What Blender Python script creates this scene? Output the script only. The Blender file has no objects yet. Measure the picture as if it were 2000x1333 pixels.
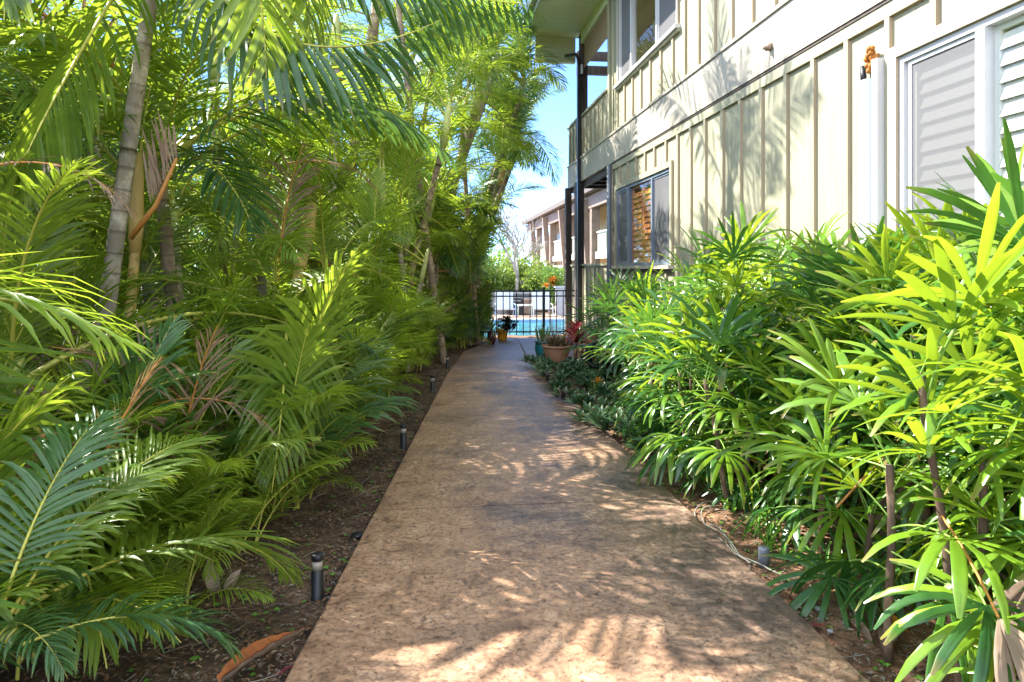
import bpy, math, random
from math import sin, cos, pi, radians, sqrt, atan, atan2
from mathutils import Vector, Matrix, Euler, noise
SC = bpy.context.scene
COL = SC.collection
R = radians
# ------------------------------------------------------------------ camera, light
H = 1.2; F = 1350.0; CX = 1000.0; HY = 525.0
TH = atan(150 / F)
cam = bpy.data.cameras.new('camera'); camo = bpy.data.objects.new('camera', cam); COL.objects.link(camo)
camo.location = (0, 0, H); camo.rotation_euler = (R(90), 0, -TH)
cam.sensor_width = 36; cam.lens = F / 2000 * 36; cam.shift_y = -(666.5 - HY) / 2000
cam.clip_start = 0.05; cam.clip_end = 3000
SC.camera = camo
SUN_AZ = (-0.84, 0.5426)          # horizontal direction towards the sun
SUN_EL = R(47)
w = bpy.data.worlds.new('World'); SC.world = w; w.use_nodes = True
nt = w.node_tree; bg = nt.nodes['Background']
sky = nt.nodes.new('ShaderNodeTexSky'); sky.sky_type = 'NISHITA'; sky.sun_disc = False
sky.sun_elevation = SUN_EL; sky.sun_rotation = atan2(SUN_AZ[0], SUN_AZ[1])
sky.air_density = 0.32; sky.dust_density = 0.0; sky.ozone_density = 6.0
tc = nt.nodes.new('ShaderNodeTexCoord'); mp = nt.nodes.new('ShaderNodeMapping'); mp.inputs['Scale'].default_value = (1, 1, 2.6)
nz = nt.nodes.new('ShaderNodeTexNoise'); nz.inputs['Scale'].default_value = 2.3; nz.inputs['Detail'].default_value = 9; nz.inputs['Roughness'].default_value = 0.58; nz.inputs['Distortion'].default_value = 0.5
rp = nt.nodes.new('ShaderNodeValToRGB'); rp.color_ramp.elements[0].position = 0.53; rp.color_ramp.elements[1].position = 0.80
mx = nt.nodes.new('ShaderNodeMix'); mx.data_type = 'RGBA'; mx.inputs[7].default_value = (6.4, 6.6, 7.0, 1)
nt.links.new(tc.outputs['Generated'], mp.inputs[0]); nt.links.new(mp.outputs[0], nz.inputs['Vector'])
sxw = nt.nodes.new('ShaderNodeSeparateXYZ'); nt.links.new(tc.outputs['Generated'], sxw.inputs[0])
mrw = nt.nodes.new('ShaderNodeMapRange'); mrw.inputs[1].default_value = -0.6; mrw.inputs[2].default_value = 0.9; mrw.inputs[3].default_value = 0.16; mrw.inputs[4].default_value = -0.09
adw = nt.nodes.new('ShaderNodeMath'); nt.links.new(sxw.outputs[1], mrw.inputs[0]); nt.links.new(mrw.outputs[0], adw.inputs[0]); nt.links.new(nz.outputs[0], adw.inputs[1])
nt.links.new(adw.outputs[0], rp.inputs[0]); nt.links.new(rp.outputs[0], mx.inputs[0])
nt.links.new(sky.outputs[0], mx.inputs[6]); nt.links.new(mx.outputs[2], bg.inputs['Color'])
bg.inputs['Strength'].default_value = 0.15
sl = bpy.data.lights.new('sun', 'SUN'); sl.energy = 3.0; sl.angle = R(0.5); sl.color = (1, 0.95, 0.86)
so = bpy.data.objects.new('sun', sl); COL.objects.link(so)
dsun = Vector((SUN_AZ[0] * cos(SUN_EL), SUN_AZ[1] * cos(SUN_EL), sin(SUN_EL)))
so.rotation_euler = dsun.to_track_quat('Z', 'Y').to_euler(); so.location = (0, 0, 20)
SC.view_settings.view_transform = 'Standard'; SC.view_settings.look = 'None'
SC.view_settings.exposure = 2.65; SC.view_settings.gamma = 1
cy = SC.cycles
cy.max_bounces = 9; cy.diffuse_bounces = 6; cy.glossy_bounces = 3; cy.transmission_bounces = 6; cy.transparent_max_bounces = 12
cy.caustics_reflective = False; cy.caustics_refractive = False; cy.sample_clamp_indirect = 6

# ------------------------------------------------------------------ layout helpers
sT, cT = sin(TH), cos(TH)
def ray(px):
    k = (px - CX) / F
    return sT + k * cT, cT - k * sT
def gz(Y):
    if Y < 8: return 0.0
    if Y < 15.4: return -0.32 * (Y - 8) / 7.4
    if Y < 16: return -0.32
    if Y < 17.6: return -0.32 - 0.43 * (Y - 16) / 1.6
    return -0.75
def gnd(px, py):
    a = ray(px); d = 1.0
    for _ in range(4000):
        z = H - (py - HY) * d / F
        if z <= gz(a[1] * d): break
        d += 0.01
    return a[0] * d, a[1] * d
def atY(px, py, Y):
    a = ray(px); d = Y / a[1]
    return Vector((a[0] * d, Y, H - (py - HY) * d / F))
def edgeL(Y): return -0.64 + 0.098 * Y
def proj(p):
    d = p[0] * sT + p[1] * cT
    if d < 0.05: return None
    return CX + F * (p[0] * cT - p[1] * sT) / d, HY - F * (p[2] - H) / d, d

# ------------------------------------------------------------------ materials
def ramp(nt, fac, stops):
    r = nt.nodes.new('ShaderNodeValToRGB'); e = r.color_ramp.elements
    e[0].position, e[0].color = stops[0][0], (*stops[0][1], 1)
    e[1].position, e[1].color = stops[-1][0], (*stops[-1][1], 1)
    for p, c in stops[1:-1]:
        n = e.new(p); n.color = (*c, 1)
    nt.links.new(fac, r.inputs[0]); return r.outputs[0]
def tex(nt, kind, scale, vec=None, **kw):
    n = nt.nodes.new(kind); n.inputs['Scale'].default_value = scale
    for k, v in kw.items():
        if k in n.inputs: n.inputs[k].default_value = v
        else: setattr(n, k, v)
    if vec is not None: nt.links.new(vec, n.inputs['Vector'])
    return n
def coord(nt, which='Object', scale=(1, 1, 1)):
    t = nt.nodes.new('ShaderNodeTexCoord'); m = nt.nodes.new('ShaderNodeMapping'); m.inputs['Scale'].default_value = scale
    nt.links.new(t.outputs[which], m.inputs[0]); return m.outputs[0]
def pos(nt, scale=(1, 1, 1)):
    t = nt.nodes.new('ShaderNodeNewGeometry'); m = nt.nodes.new('ShaderNodeMapping'); m.inputs['Scale'].default_value = scale
    nt.links.new(t.outputs['Position'], m.inputs[0]); return m.outputs[0]
def mixc(nt, fac, a, b, mode='MIX'):
    m = nt.nodes.new('ShaderNodeMix'); m.data_type = 'RGBA'; m.blend_type = mode
    for sock, v in ((0, fac), (6, a), (7, b)):
        if isinstance(v, (int, float)): m.inputs[sock].default_value = v
        elif isinstance(v, tuple): m.inputs[sock].default_value = (*v, 1)
        else: nt.links.new(v, m.inputs[sock])
    return m.outputs[2]
def bump(nt, bs, h, strength=0.3, dist=0.01):
    b = nt.nodes.new('ShaderNodeBump'); b.inputs['Strength'].default_value = strength; b.inputs['Distance'].default_value = dist
    nt.links.new(h, b.inputs['Height']); nt.links.new(b.outputs[0], bs.inputs['Normal'])
def newmat(name):
    m = bpy.data.materials.new(name); m.use_nodes = True
    return m, m.node_tree, m.node_tree.nodes['Principled BSDF']
def plain(name, c, rough=0.6, var=0.18, nscale=6, bumps=0.15, metal=0.0, spec=0.5, stretch=(1, 1, 1), c2=None):
    m, nt, b = newmat(name)
    v = pos(nt, stretch); n = tex(nt, 'ShaderNodeTexNoise', nscale, v, Detail=6, Roughness=0.6)
    lo = c2 or tuple(x * (1 - var) for x in c); hi = tuple(min(1, x * (1 + var)) for x in c) if not c2 else c
    nt.links.new(ramp(nt, n.outputs[0], [(0.3, lo), (0.7, hi)]), b.inputs['Base Color'])
    b.inputs['Roughness'].default_value = rough; b.inputs['Metallic'].default_value = metal; b.inputs['Specular IOR Level'].default_value = spec
    if bumps:
        n2 = tex(nt, 'ShaderNodeTexNoise', nscale * 8, v, Detail=3); bump(nt, b, n2.outputs[0], bumps, 0.004)
    return m
def leafmat(name, dark, light, trans, rough=0.38, tw=0.45, tip=(0.30, 0.20, 0.07), young=None):
    """leaf: reflective upper side, light passing through; colour differs per leaflet (attribute) and per frond"""
    m, nt, b = newmat(name)
    at = nt.nodes.new('ShaderNodeAttribute'); at.attribute_name = 'tint'
    oi = nt.nodes.new('ShaderNodeObjectInfo')
    sx = nt.nodes.new('ShaderNodeSeparateXYZ'); nt.links.new(at.outputs['Vector'], sx.inputs[0])
    ad = nt.nodes.new('ShaderNodeMath'); ad.operation = 'MULTIPLY_ADD'; ad.inputs[1].default_value = 0.45
    nt.links.new(sx.outputs[0], ad.inputs[0])
    mu = nt.nodes.new('ShaderNodeMath'); mu.operation = 'MULTIPLY'; mu.inputs[1].default_value = 0.55
    nt.links.new(oi.outputs['Random'], mu.inputs[0]); nt.links.new(mu.outputs[0], ad.inputs[2])
    col = ramp(nt, ad.outputs[0], [(0.1, dark), (0.75, light), (0.97, young or light)])
    tipf = nt.nodes.new('ShaderNodeMapRange'); tipf.inputs[1].default_value = 0.80; tipf.inputs[2].default_value = 1.0
    nt.links.new(sx.outputs[1], tipf.inputs[0])
    tm = nt.nodes.new('ShaderNodeMath'); tm.operation = 'MULTIPLY'
    gt = nt.nodes.new('ShaderNodeMath'); gt.operation = 'GREATER_THAN'; gt.inputs[1].default_value = 0.55; nt.links.new(sx.outputs[0], gt.inputs[0])
    nt.links.new(tipf.outputs[0], tm.inputs[0]); nt.links.new(gt.outputs[0], tm.inputs[1])
    col = mixc(nt, tm.outputs[0], col, tip)
    # faint pale streaks along the blade
    n = tex(nt, 'ShaderNodeTexNoise', 14, coord(nt), Detail=4)
    col = mixc(nt, 0.25, col, ramp(nt, n.outputs[0], [(0.35, tuple(x * 0.45 for x in dark)), (0.7, tuple(min(1, x * 1.5) for x in light))]))
    nt.links.new(col, b.inputs['Base Color']); b.inputs['Roughness'].default_value = rough; b.inputs['Specular IOR Level'].default_value = 0.6
    tr = nt.nodes.new('ShaderNodeBsdfTranslucent')
    nt.links.new(mixc(nt, 0.6, col, trans), tr.inputs['Color'])
    ms = nt.nodes.new('ShaderNodeMixShader'); ms.inputs[0].default_value = tw
    nt.links.new(b.outputs[0], ms.inputs[1]); nt.links.new(tr.outputs[0], ms.inputs[2])
    nt.links.new(ms.outputs[0], nt.nodes['Material Output'].inputs['Surface'])
    return m
M = {}
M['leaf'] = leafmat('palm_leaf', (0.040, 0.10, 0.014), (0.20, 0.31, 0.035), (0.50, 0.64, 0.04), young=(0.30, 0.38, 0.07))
M['leaf_bright'] = leafmat('palm_leaf_young_sunlit', (0.10, 0.21, 0.02), (0.29, 0.43, 0.04), (0.60, 0.76, 0.05), tw=0.5, young=(0.32, 0.46, 0.05))  # young leaves, and a lighter copy that paints sun-hit fronds
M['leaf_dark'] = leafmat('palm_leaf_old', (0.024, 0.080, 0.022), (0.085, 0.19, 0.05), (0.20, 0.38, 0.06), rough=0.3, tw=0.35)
M['leaf_dry'] = leafmat('palm_leaf_dry', (0.14, 0.09, 0.06), (0.34, 0.24, 0.17), (0.4, 0.22, 0.1), rough=0.8, tw=0.25)
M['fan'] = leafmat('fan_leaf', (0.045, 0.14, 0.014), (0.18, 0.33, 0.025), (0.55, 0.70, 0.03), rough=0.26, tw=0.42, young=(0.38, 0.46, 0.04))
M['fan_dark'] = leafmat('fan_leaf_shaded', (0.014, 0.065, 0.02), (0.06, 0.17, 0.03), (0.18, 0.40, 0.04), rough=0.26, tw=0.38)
M['rachis'] = plain('palm_stalk', (0.42, 0.42, 0.07), 0.45, 0.3, 3, 0)
M['rachis_dry'] = plain('dry_stalk', (0.50, 0.22, 0.05), 0.6, 0.3, 3, 0)
M['petiole'] = plain('fan_stalk', (0.17, 0.30, 0.05), 0.5, 0.25, 4, 0)
M['crownshaft'] = plain('crownshaft', (0.42, 0.46, 0.14), 0.5, 0.3, 3, 0.05, stretch=(1, 1, 0.3))
M['crownshaft_tan'] = plain('crownshaft_tan', (0.60, 0.42, 0.15), 0.5, 0.25, 3, 0.05, stretch=(1, 1, 0.3))
def trunkmat(name, a, b_, c):
    m, nt, b = newmat(name)
    at = nt.nodes.new('ShaderNodeAttribute'); at.attribute_name = 'tint'
    sx = nt.nodes.new('ShaderNodeSeparateXYZ'); nt.links.new(at.outputs['Vector'], sx.inputs[0])
    n = tex(nt, 'ShaderNodeTexNoise', 13, pos(nt, (1, 1, 0.6)), Detail=8, Roughness=0.7)
    n3 = tex(nt, 'ShaderNodeTexNoise', 3.2, pos(nt), Detail=4)
    col = ramp(nt, n.outputs[0], [(0.35, a), (0.52, b_), (0.68, c)])
    col = mixc(nt, ramp(nt, n3.outputs[0], [(0.45, (0, 0, 0)), (0.6, (1, 1, 1))]), col, tuple(x * 0.55 for x in b_))
    col = mixc(nt, sx.outputs[0], col, (0.07, 0.05, 0.035))
    nt.links.new(col, b.inputs['Base Color']); b.inputs['Roughness'].default_value = 0.85
    n2 = tex(nt, 'ShaderNodeTexNoise', 60, pos(nt, (1, 1, 0.25)), Detail=4); bump(nt, b, n2.outputs[0], 0.6, 0.008)
    return m
M['trunk'] = trunkmat('palm_trunk', (0.24, 0.18, 0.14), (0.46, 0.40, 0.33), (0.74, 0.69, 0.62))
M['trunk_brown'] = trunkmat('palm_trunk_brown', (0.18, 0.12, 0.08), (0.38, 0.28, 0.19), (0.60, 0.48, 0.36))
M['cane'] = trunkmat('fibrous_cane', (0.05, 0.028, 0.015), (0.16, 0.10, 0.06), (0.36, 0.26, 0.17))
M['bark'] = plain('grey_bark', (0.36, 0.33, 0.30), 0.9, 0.4, 8, 0.5)

def path_material():
    m, nt, b = newmat('stamped_concrete')
    p = pos(nt)
    nw = tex(nt, 'ShaderNodeTexNoise', 2.2, p, Detail=5, Roughness=0.6)
    v1 = nt.nodes.new('ShaderNodeVectorMath'); v1.operation = 'MULTIPLY_ADD'; v1.inputs[1].default_value = (0.55, 0.55, 0)
    nt.links.new(nw.outputs['Color'], v1.inputs[0]); nt.links.new(p, v1.inputs[2])
    nw2 = tex(nt, 'ShaderNodeTexNoise', 15, p, Detail=3)
    v2 = nt.nodes.new('ShaderNodeVectorMath'); v2.operation = 'MULTIPLY_ADD'; v2.inputs[1].default_value = (0.07, 0.07, 0)
    nt.links.new(nw2.outputs['Color'], v2.inputs[0]); nt.links.new(v1.outputs[0], v2.inputs[2])
    vo = tex(nt, 'ShaderNodeTexVoronoi', 5.5, v2.outputs[0], feature='DISTANCE_TO_EDGE')
    vs = tex(nt, 'ShaderNodeTexVoronoi', 19, v2.outputs[0], feature='DISTANCE_TO_EDGE')
    vc = tex(nt, 'ShaderNodeTexVoronoi', 4.6, v2.outputs[0])
    big = tex(nt, 'ShaderNodeTexNoise', 0.85, p, Detail=6, Roughness=0.62)
    fine = tex(nt, 'ShaderNodeTexNoise', 48, p, Detail=8, Roughness=0.7, Distortion=0.6)
    mid = tex(nt, 'ShaderNodeTexNoise', 6.5, p, Detail=6, Roughness=0.7, Distortion=0.8)
    col = ramp(nt, mid.outputs[0], [(0.34, (0.22, 0.125, 0.075)), (0.50, (0.42, 0.25, 0.145)), (0.66, (0.55, 0.36, 0.225))])
    # purple-grey release colour in broad clouds, stronger towards the planting on the right
    sx = nt.nodes.new('ShaderNodeSeparateXYZ'); nt.links.new(p, sx.inputs[0])
    mr = nt.nodes.new('ShaderNodeMapRange'); mr.inputs[1].default_value = -0.3; mr.inputs[2].default_value = 1.1; mr.inputs[3].default_value = -0.16; mr.inputs[4].default_value = 0.10
    nt.links.new(sx.outputs[0], mr.inputs[0])
    ad = nt.nodes.new('ShaderNodeMath'); nt.links.new(big.outputs[0], ad.inputs[0]); nt.links.new(mr.outputs[0], ad.inputs[1])
    clo = ramp(nt, ad.outputs[0], [(0.42, (0, 0, 0)), (0.58, (1, 1, 1))])
    col2 = ramp(nt, mid.outputs[0], [(0.36, (0.075, 0.050, 0.046)), (0.5, (0.19, 0.125, 0.095)), (0.64, (0.38, 0.26, 0.18))])
    col = mixc(nt, clo, col, col2)
    fl = ramp(nt, fine.outputs[0], [(0.36, (0.26, 0.23, 0.23)), (0.46, (0.80, 0.78, 0.78)), (0.60, (1.14, 1.12, 1.09))])
    col = mixc(nt, 0.9, col, fl, 'MULTIPLY')
    cr = ramp(nt, vo.outputs['Distance'], [(0.0, (0.42, 0.35, 0.33)), (0.018, (0.80, 0.75, 0.73)), (0.07, (1, 1, 1))])
    brk = tex(nt, 'ShaderNodeTexNoise', 4.0, p, Detail=2)
    bm = ramp(nt, brk.outputs[0], [(0.48, (0, 0, 0)), (0.60, (1, 1, 1))])
    col = mixc(nt, bm, col, mixc(nt, 1.0, col, cr, 'MULTIPLY'))
    cs = ramp(nt, vs.outputs['Distance'], [(0.0, (0.30, 0.24, 0.25)), (0.07, (0.85, 0.82, 0.82)), (0.14, (1, 1, 1))])
    bm2 = ramp(nt, mid.outputs[0], [(0.47, (0, 0, 0)), (0.60, (0.7, 0.7, 0.7))])
    col = mixc(nt, bm2, col, mixc(nt, 1.0, col, cs, 'MULTIPLY'))
    nt.links.new(col, b.inputs['Base Color'])
    rr = nt.nodes.new('ShaderNodeMapRange'); rr.inputs[3].default_value = 0.28; rr.inputs[4].default_value = 0.62
    nt.links.new(mid.outputs[0], rr.inputs[0]); nt.links.new(rr.outputs[0], b.inputs['Roughness'])
    b.inputs['Specular IOR Level'].default_value = 0.55
    hh = mixc(nt, 0.5, vo.outputs['Distance'], fine.outputs[0])
    hh = mixc(nt, 0.35, hh, mid.outputs[0])
    bump(nt, b, hh, 0.55, 0.02)
    return m
def soil_material():
    m, nt, b = newmat('garden_soil')
    p = pos(nt)
    n = tex(nt, 'ShaderNodeTexNoise', 9, p, Detail=9, Roughness=0.72); n2 = tex(nt, 'ShaderNodeTexNoise', 1.1, p, Detail=4)
    v = tex(nt, 'ShaderNodeTexVoronoi', 70, p)
    c1 = ramp(nt, n.outputs[0], [(0.32, (0.030, 0.019, 0.012)), (0.5, (0.11, 0.070, 0.042)), (0.68, (0.27, 0.18, 0.11))])
    c2 = ramp(nt, n.outputs[0], [(0.32, (0.08, 0.04, 0.02)), (0.5, (0.25, 0.13, 0.07)), (0.68, (0.42, 0.26, 0.16))])
    sx = nt.nodes.new('ShaderNodeSeparateXYZ'); nt.links.new(p, sx.inputs[0])
    mr = nt.nodes.new('ShaderNodeMapRange'); mr.inputs[1].default_value = 0.8; mr.inputs[2].default_value = 1.4; nt.links.new(sx.outputs[0], mr.inputs[0])
    col = mixc(nt, mr.outputs[0], c1, c2)
    col = mixc(nt, 0.5, col, ramp(nt, v.outputs['Color'], [(0.2, (0.35, 0.33, 0.3)), (0.9, (1.3, 1.25, 1.15))]), 'MULTIPLY')
    nt.links.new(col, b.inputs['Base Color']); b.inputs['Roughness'].default_value = 0.95
    bump(nt, b, n.outputs[0], 0.9, 0.04)
    return m
def siding(name, base, worn):
    m, nt, b = newmat(name)
    st = tex(nt, 'ShaderNodeTexNoise', 3, pos(nt, (1, 6, 0.35)), Detail=6, Roughness=0.65)
    sp = tex(nt, 'ShaderNodeTexNoise', 11, pos(nt), Detail=8, Roughness=0.7)
    col = ramp(nt, st.outputs[0], [(0.28, tuple(x * 0.76 for x in base)), (0.6, base)])
    col = mixc(nt, ramp(nt, sp.outputs[0], [(0.60, (0, 0, 0)), (0.76, (0.6, 0.6, 0.6))]), col, worn)
    nt.links.new(col, b.inputs['Base Color']); b.inputs['Roughness'].default_value = 0.62
    g = tex(nt, 'ShaderNodeTexNoise', 9, pos(nt, (1, 9, 0.5)), Detail=5); bump(nt, b, g.outputs[0], 0.25, 0.006)
    return m
M['path'] = path_material(); M['soil'] = soil_material()
M['siding'] = siding('sage_siding', (0.36, 0.345, 0.235), (0.24, 0.20, 0.135))
M['siding2'] = siding('cream_trim', (0.44, 0.395, 0.32), (0.45, 0.37, 0.26))
M['batten_side'] = siding('tan_batten_edge', (0.42, 0.33, 0.22), (0.18, 0.12, 0.08))  # browner tone on the narrow side faces of battens and trim
M['white'] = plain('white_vinyl', (0.55, 0.55, 0.57), 0.35, 0.04, 3, 0.02)
M['shutter_white'] = plain('white_shutter', (0.72, 0.72, 0.68), 0.45, 0.05, 3, 0.02)
M['shutter_wood'] = plain('stained_wood', (0.75, 0.26, 0.05), 0.4, 0.35, 8, 0.1, stretch=(1, 1, 4))
M['dark_wood'] = plain('dark_stained_wood', (0.075, 0.055, 0.045), 0.7, 0.45, 5, 0.4, stretch=(3, 3, 0.4))
M['soffit'] = plain('soffit_paint', (0.56, 0.60, 0.42), 0.6, 0.06, 3, 0.1)
M['gutter'] = plain('grey_green_gutter', (0.30, 0.33, 0.30), 0.5, 0.15, 4, 0.05)
M['roofing'] = plain('roof_shingle', (0.12, 0.10, 0.09), 0.9, 0.4, 12, 0.6)
M['black_metal'] = plain('black_powder_coat', (0.012, 0.014, 0.018), 0.35, 0.3, 5, 0.02)
M['black_plastic'] = plain('black_plastic', (0.010, 0.011, 0.014), 0.45, 0.3, 5, 0.05)
M['grey_plastic'] = plain('grey_plastic', (0.13, 0.145, 0.17), 0.5, 0.2, 8, 0.1)
M['pipe'] = plain('weathered_sheet_metal', (0.15, 0.18, 0.23), 0.45, 0.15, 4, 0.1, stretch=(1, 1, 0.3))
M['foam'] = plain('orange_foam', (0.42, 0.16, 0.03), 0.9, 0.5, 40, 1.0)
M['bamboo'] = plain('bamboo_blind', (0.32, 0.21, 0.11), 0.7, 0.35, 30, 0.5, stretch=(1, 1, 5))
M['teal'] = plain('teal_glaze', (0.012, 0.16, 0.17), 0.12, 0.3, 4, 0.02)
M['terra'] = plain('terracotta', (0.50, 0.25, 0.14), 0.55, 0.15, 9, 0.1)
M['maroon'] = plain('maroon_glaze', (0.075, 0.012, 0.02), 0.15, 0.3, 4, 0.02)
M['yellow'] = plain('yellow_glaze', (0.70, 0.33, 0.03), 0.35, 0.12, 6, 0.05)
M['potsoil'] = plain('potting_soil', (0.04, 0.025, 0.015), 0.95, 0.5, 40, 1.0)
M['concrete'] = plain('pale_pool_deck', (0.36, 0.26, 0.20), 0.8, 0.1, 3, 0.2)
M['greywall'] = plain('grey_rendered_wall', (0.34, 0.34, 0.37), 0.8, 0.1, 3, 0.2)
M['whitewall'] = plain('white_rendered_wall', (0.26, 0.27, 0.28), 0.8, 0.08, 3, 0.2)
M['sling'] = plain('white_sling_fabric', (0.50, 0.53, 0.60), 0.7, 0.04, 9, 0.1)
M['blue'] = plain('pale_blue_paint', (0.22, 0.34, 0.52), 0.5, 0.1, 5, 0.05)
M['tan'] = plain('tan_stucco', (0.52, 0.43, 0.25), 0.8, 0.1, 3, 0.2)
M['pinkbrown'] = plain('brown_timber_post', (0.22, 0.165, 0.13), 0.75, 0.2, 4, 0.2)
M['railpale'] = plain('pale_green_rail', (0.52, 0.58, 0.52), 0.6, 0.1, 5, 0.1)
M['tube'] = plain('pale_vinyl_tube', (0.26, 0.25, 0.21), 0.5, 0.25, 30, 0.05)
M['husk_in'] = plain('husk_orange', (0.30, 0.085, 0.015), 0.5, 0.3, 12, 0.3, stretch=(1, 4, 1))
M['husk_out'] = plain('husk_tan', (0.30, 0.22, 0.16), 0.75, 0.3, 14, 0.4, stretch=(1, 4, 1))
M['chip'] = plain('leaf_litter_tan', (0.34, 0.24, 0.15), 0.9, 0.5, 5, 0, c2=(0.10, 0.06, 0.035))
M['weed'] = leafmat('weed_leaf', (0.06, 0.20, 0.03), (0.16, 0.36, 0.05), (0.3, 0.5, 0.05), tw=0.3)
M['rhoeo'] = leafmat('ground_cover_leaf', (0.018, 0.07, 0.030), (0.07, 0.15, 0.065), (0.10, 0.16, 0.05), rough=0.3, tw=0.15, young=(0.18, 0.27, 0.15))
M['redleaf'] = leafmat('red_leaf', (0.10, 0.016, 0.018), (0.34, 0.05, 0.06), (0.5, 0.07, 0.08), rough=0.25, tw=0.35, young=(0.45, 0.18, 0.10))
M['darkleaf'] = leafmat('purple_black_leaf', (0.012, 0.014, 0.014), (0.05, 0.035, 0.045), (0.06, 0.05, 0.05), rough=0.3, tw=0.1)
M['snake'] = leafmat('sword_leaf', (0.03, 0.10, 0.035), (0.16, 0.25, 0.08), (0.2, 0.32, 0.08), rough=0.35, tw=0.15)
M['bromeliad'] = leafmat('bronze_leaf', (0.07, 0.05, 0.035), (0.20, 0.15, 0.08), (0.3, 0.2, 0.08), rough=0.4, tw=0.2)
M['stripe'] = leafmat('striped_leaf', (0.04, 0.13, 0.03), (0.30, 0.40, 0.16), (0.4, 0.5, 0.12), rough=0.3, tw=0.3, young=(0.5, 0.5, 0.25))
M['pink'] = leafmat('pink_bract', (0.55, 0.05, 0.14), (0.80, 0.14, 0.26), (0.8, 0.1, 0.2), rough=0.35, tw=0.3)
M['shrub'] = leafmat('shrub_leaf', (0.06, 0.15, 0.03), (0.30, 0.40, 0.09), (0.5, 0.62, 0.08), rough=0.4, tw=0.35, young=(0.50, 0.50, 0.16))
M['hedge'] = leafmat('hedge_leaf', (0.03, 0.12, 0.02), (0.16, 0.32, 0.05), (0.35, 0.55, 0.06), rough=0.4, tw=0.35)
M['croton'] = leafmat('croton_leaf', (0.45, 0.08, 0.02), (0.62, 0.30, 0.03), (0.7, 0.3, 0.04), rough=0.35, tw=0.3)
def water_material():
    m, nt, b = newmat('pool_water')
    n = tex(nt, 'ShaderNodeTexNoise', 1.6, pos(nt, (1, 2.5, 1)), Detail=4, Distortion=1.2)
    nt.links.new(ramp(nt, n.outputs[0], [(0.40, (0.004, 0.10, 0.16)), (0.52, (0.015, 0.20, 0.26)), (0.66, (0.09, 0.34, 0.38))]), b.inputs['Base Color'])
    b.inputs['Roughness'].default_value = 0.12
    n2 = tex(nt, 'ShaderNodeTexNoise', 5, pos(nt, (1, 2, 1)), Detail=3); bump(nt, b, n2.outputs[0], 0.25, 0.05)
    return m
M['water'] = water_material()
def glass_material(name, tint, mixv):
    m, nt, b = newmat(name)
    g = nt.nodes.new('ShaderNodeBsdfGlossy'); g.inputs['Roughness'].default_value = 0.03
    t = nt.nodes.new('ShaderNodeBsdfTransparent'); t.inputs[0].default_value = (*tint, 1)
    lw = nt.nodes.new('ShaderNodeLayerWeight'); lw.inputs[0].default_value = 0.5
    fr = nt.nodes.new('ShaderNodeMath'); fr.operation = 'POWER'; fr.inputs[1].default_value = 4.5; nt.links.new(lw.outputs['Facing'], fr.inputs[0])
    mm = nt.nodes.new('ShaderNodeMath'); mm.operation = 'ADD'; mm.inputs[1].default_value = mixv; mm.use_clamp = True
    nt.links.new(fr.outputs[0], mm.inputs[0])
    ms = nt.nodes.new('ShaderNodeMixShader'); nt.links.new(mm.outputs[0], ms.inputs[0])
    nt.links.new(t.outputs[0], ms.inputs[1]); nt.links.new(g.outputs[0], ms.inputs[2])
    nt.links.new(ms.outputs[0], nt.nodes['Material Output'].inputs['Surface'])
    return m
M['glass'] = glass_material('window_glass', (0.94, 0.96, 0.94), 0.04)
def screen_material():
    m, nt, b = newmat('insect_screen')
    b.inputs['Base Color'].default_value = (0.14, 0.14, 0.15, 1); b.inputs['Roughness'].default_value = 0.7
    wv = tex(nt, 'ShaderNodeTexNoise', 260, pos(nt), Detail=1)
    t = nt.nodes.new('ShaderNodeBsdfTransparent'); ms = nt.nodes.new('ShaderNodeMixShader')
    mr = nt.nodes.new('ShaderNodeMapRange'); mr.inputs[3].default_value = 0.66; mr.inputs[4].default_value = 0.84
    nt.links.new(wv.outputs[0], mr.inputs[0]); nt.links.new(mr.outputs[0], ms.inputs[0])
    nt.links.new(t.outputs[0], ms.inputs[1]); nt.links.new(b.outputs[0], ms.inputs[2])
    nt.links.new(ms.outputs[0], nt.nodes['Material Output'].inputs['Surface'])
    return m
M['screen'] = screen_material()
def lens_material():
    m, nt, b = newmat('frosted_lens')
    b.inputs['Base Color'].default_value = (0.55, 0.5, 0.42, 1); b.inputs['Roughness'].default_value = 0.25; b.inputs['Transmission Weight'].default_value = 0.4
    return m
M['lens'] = lens_material()

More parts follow.
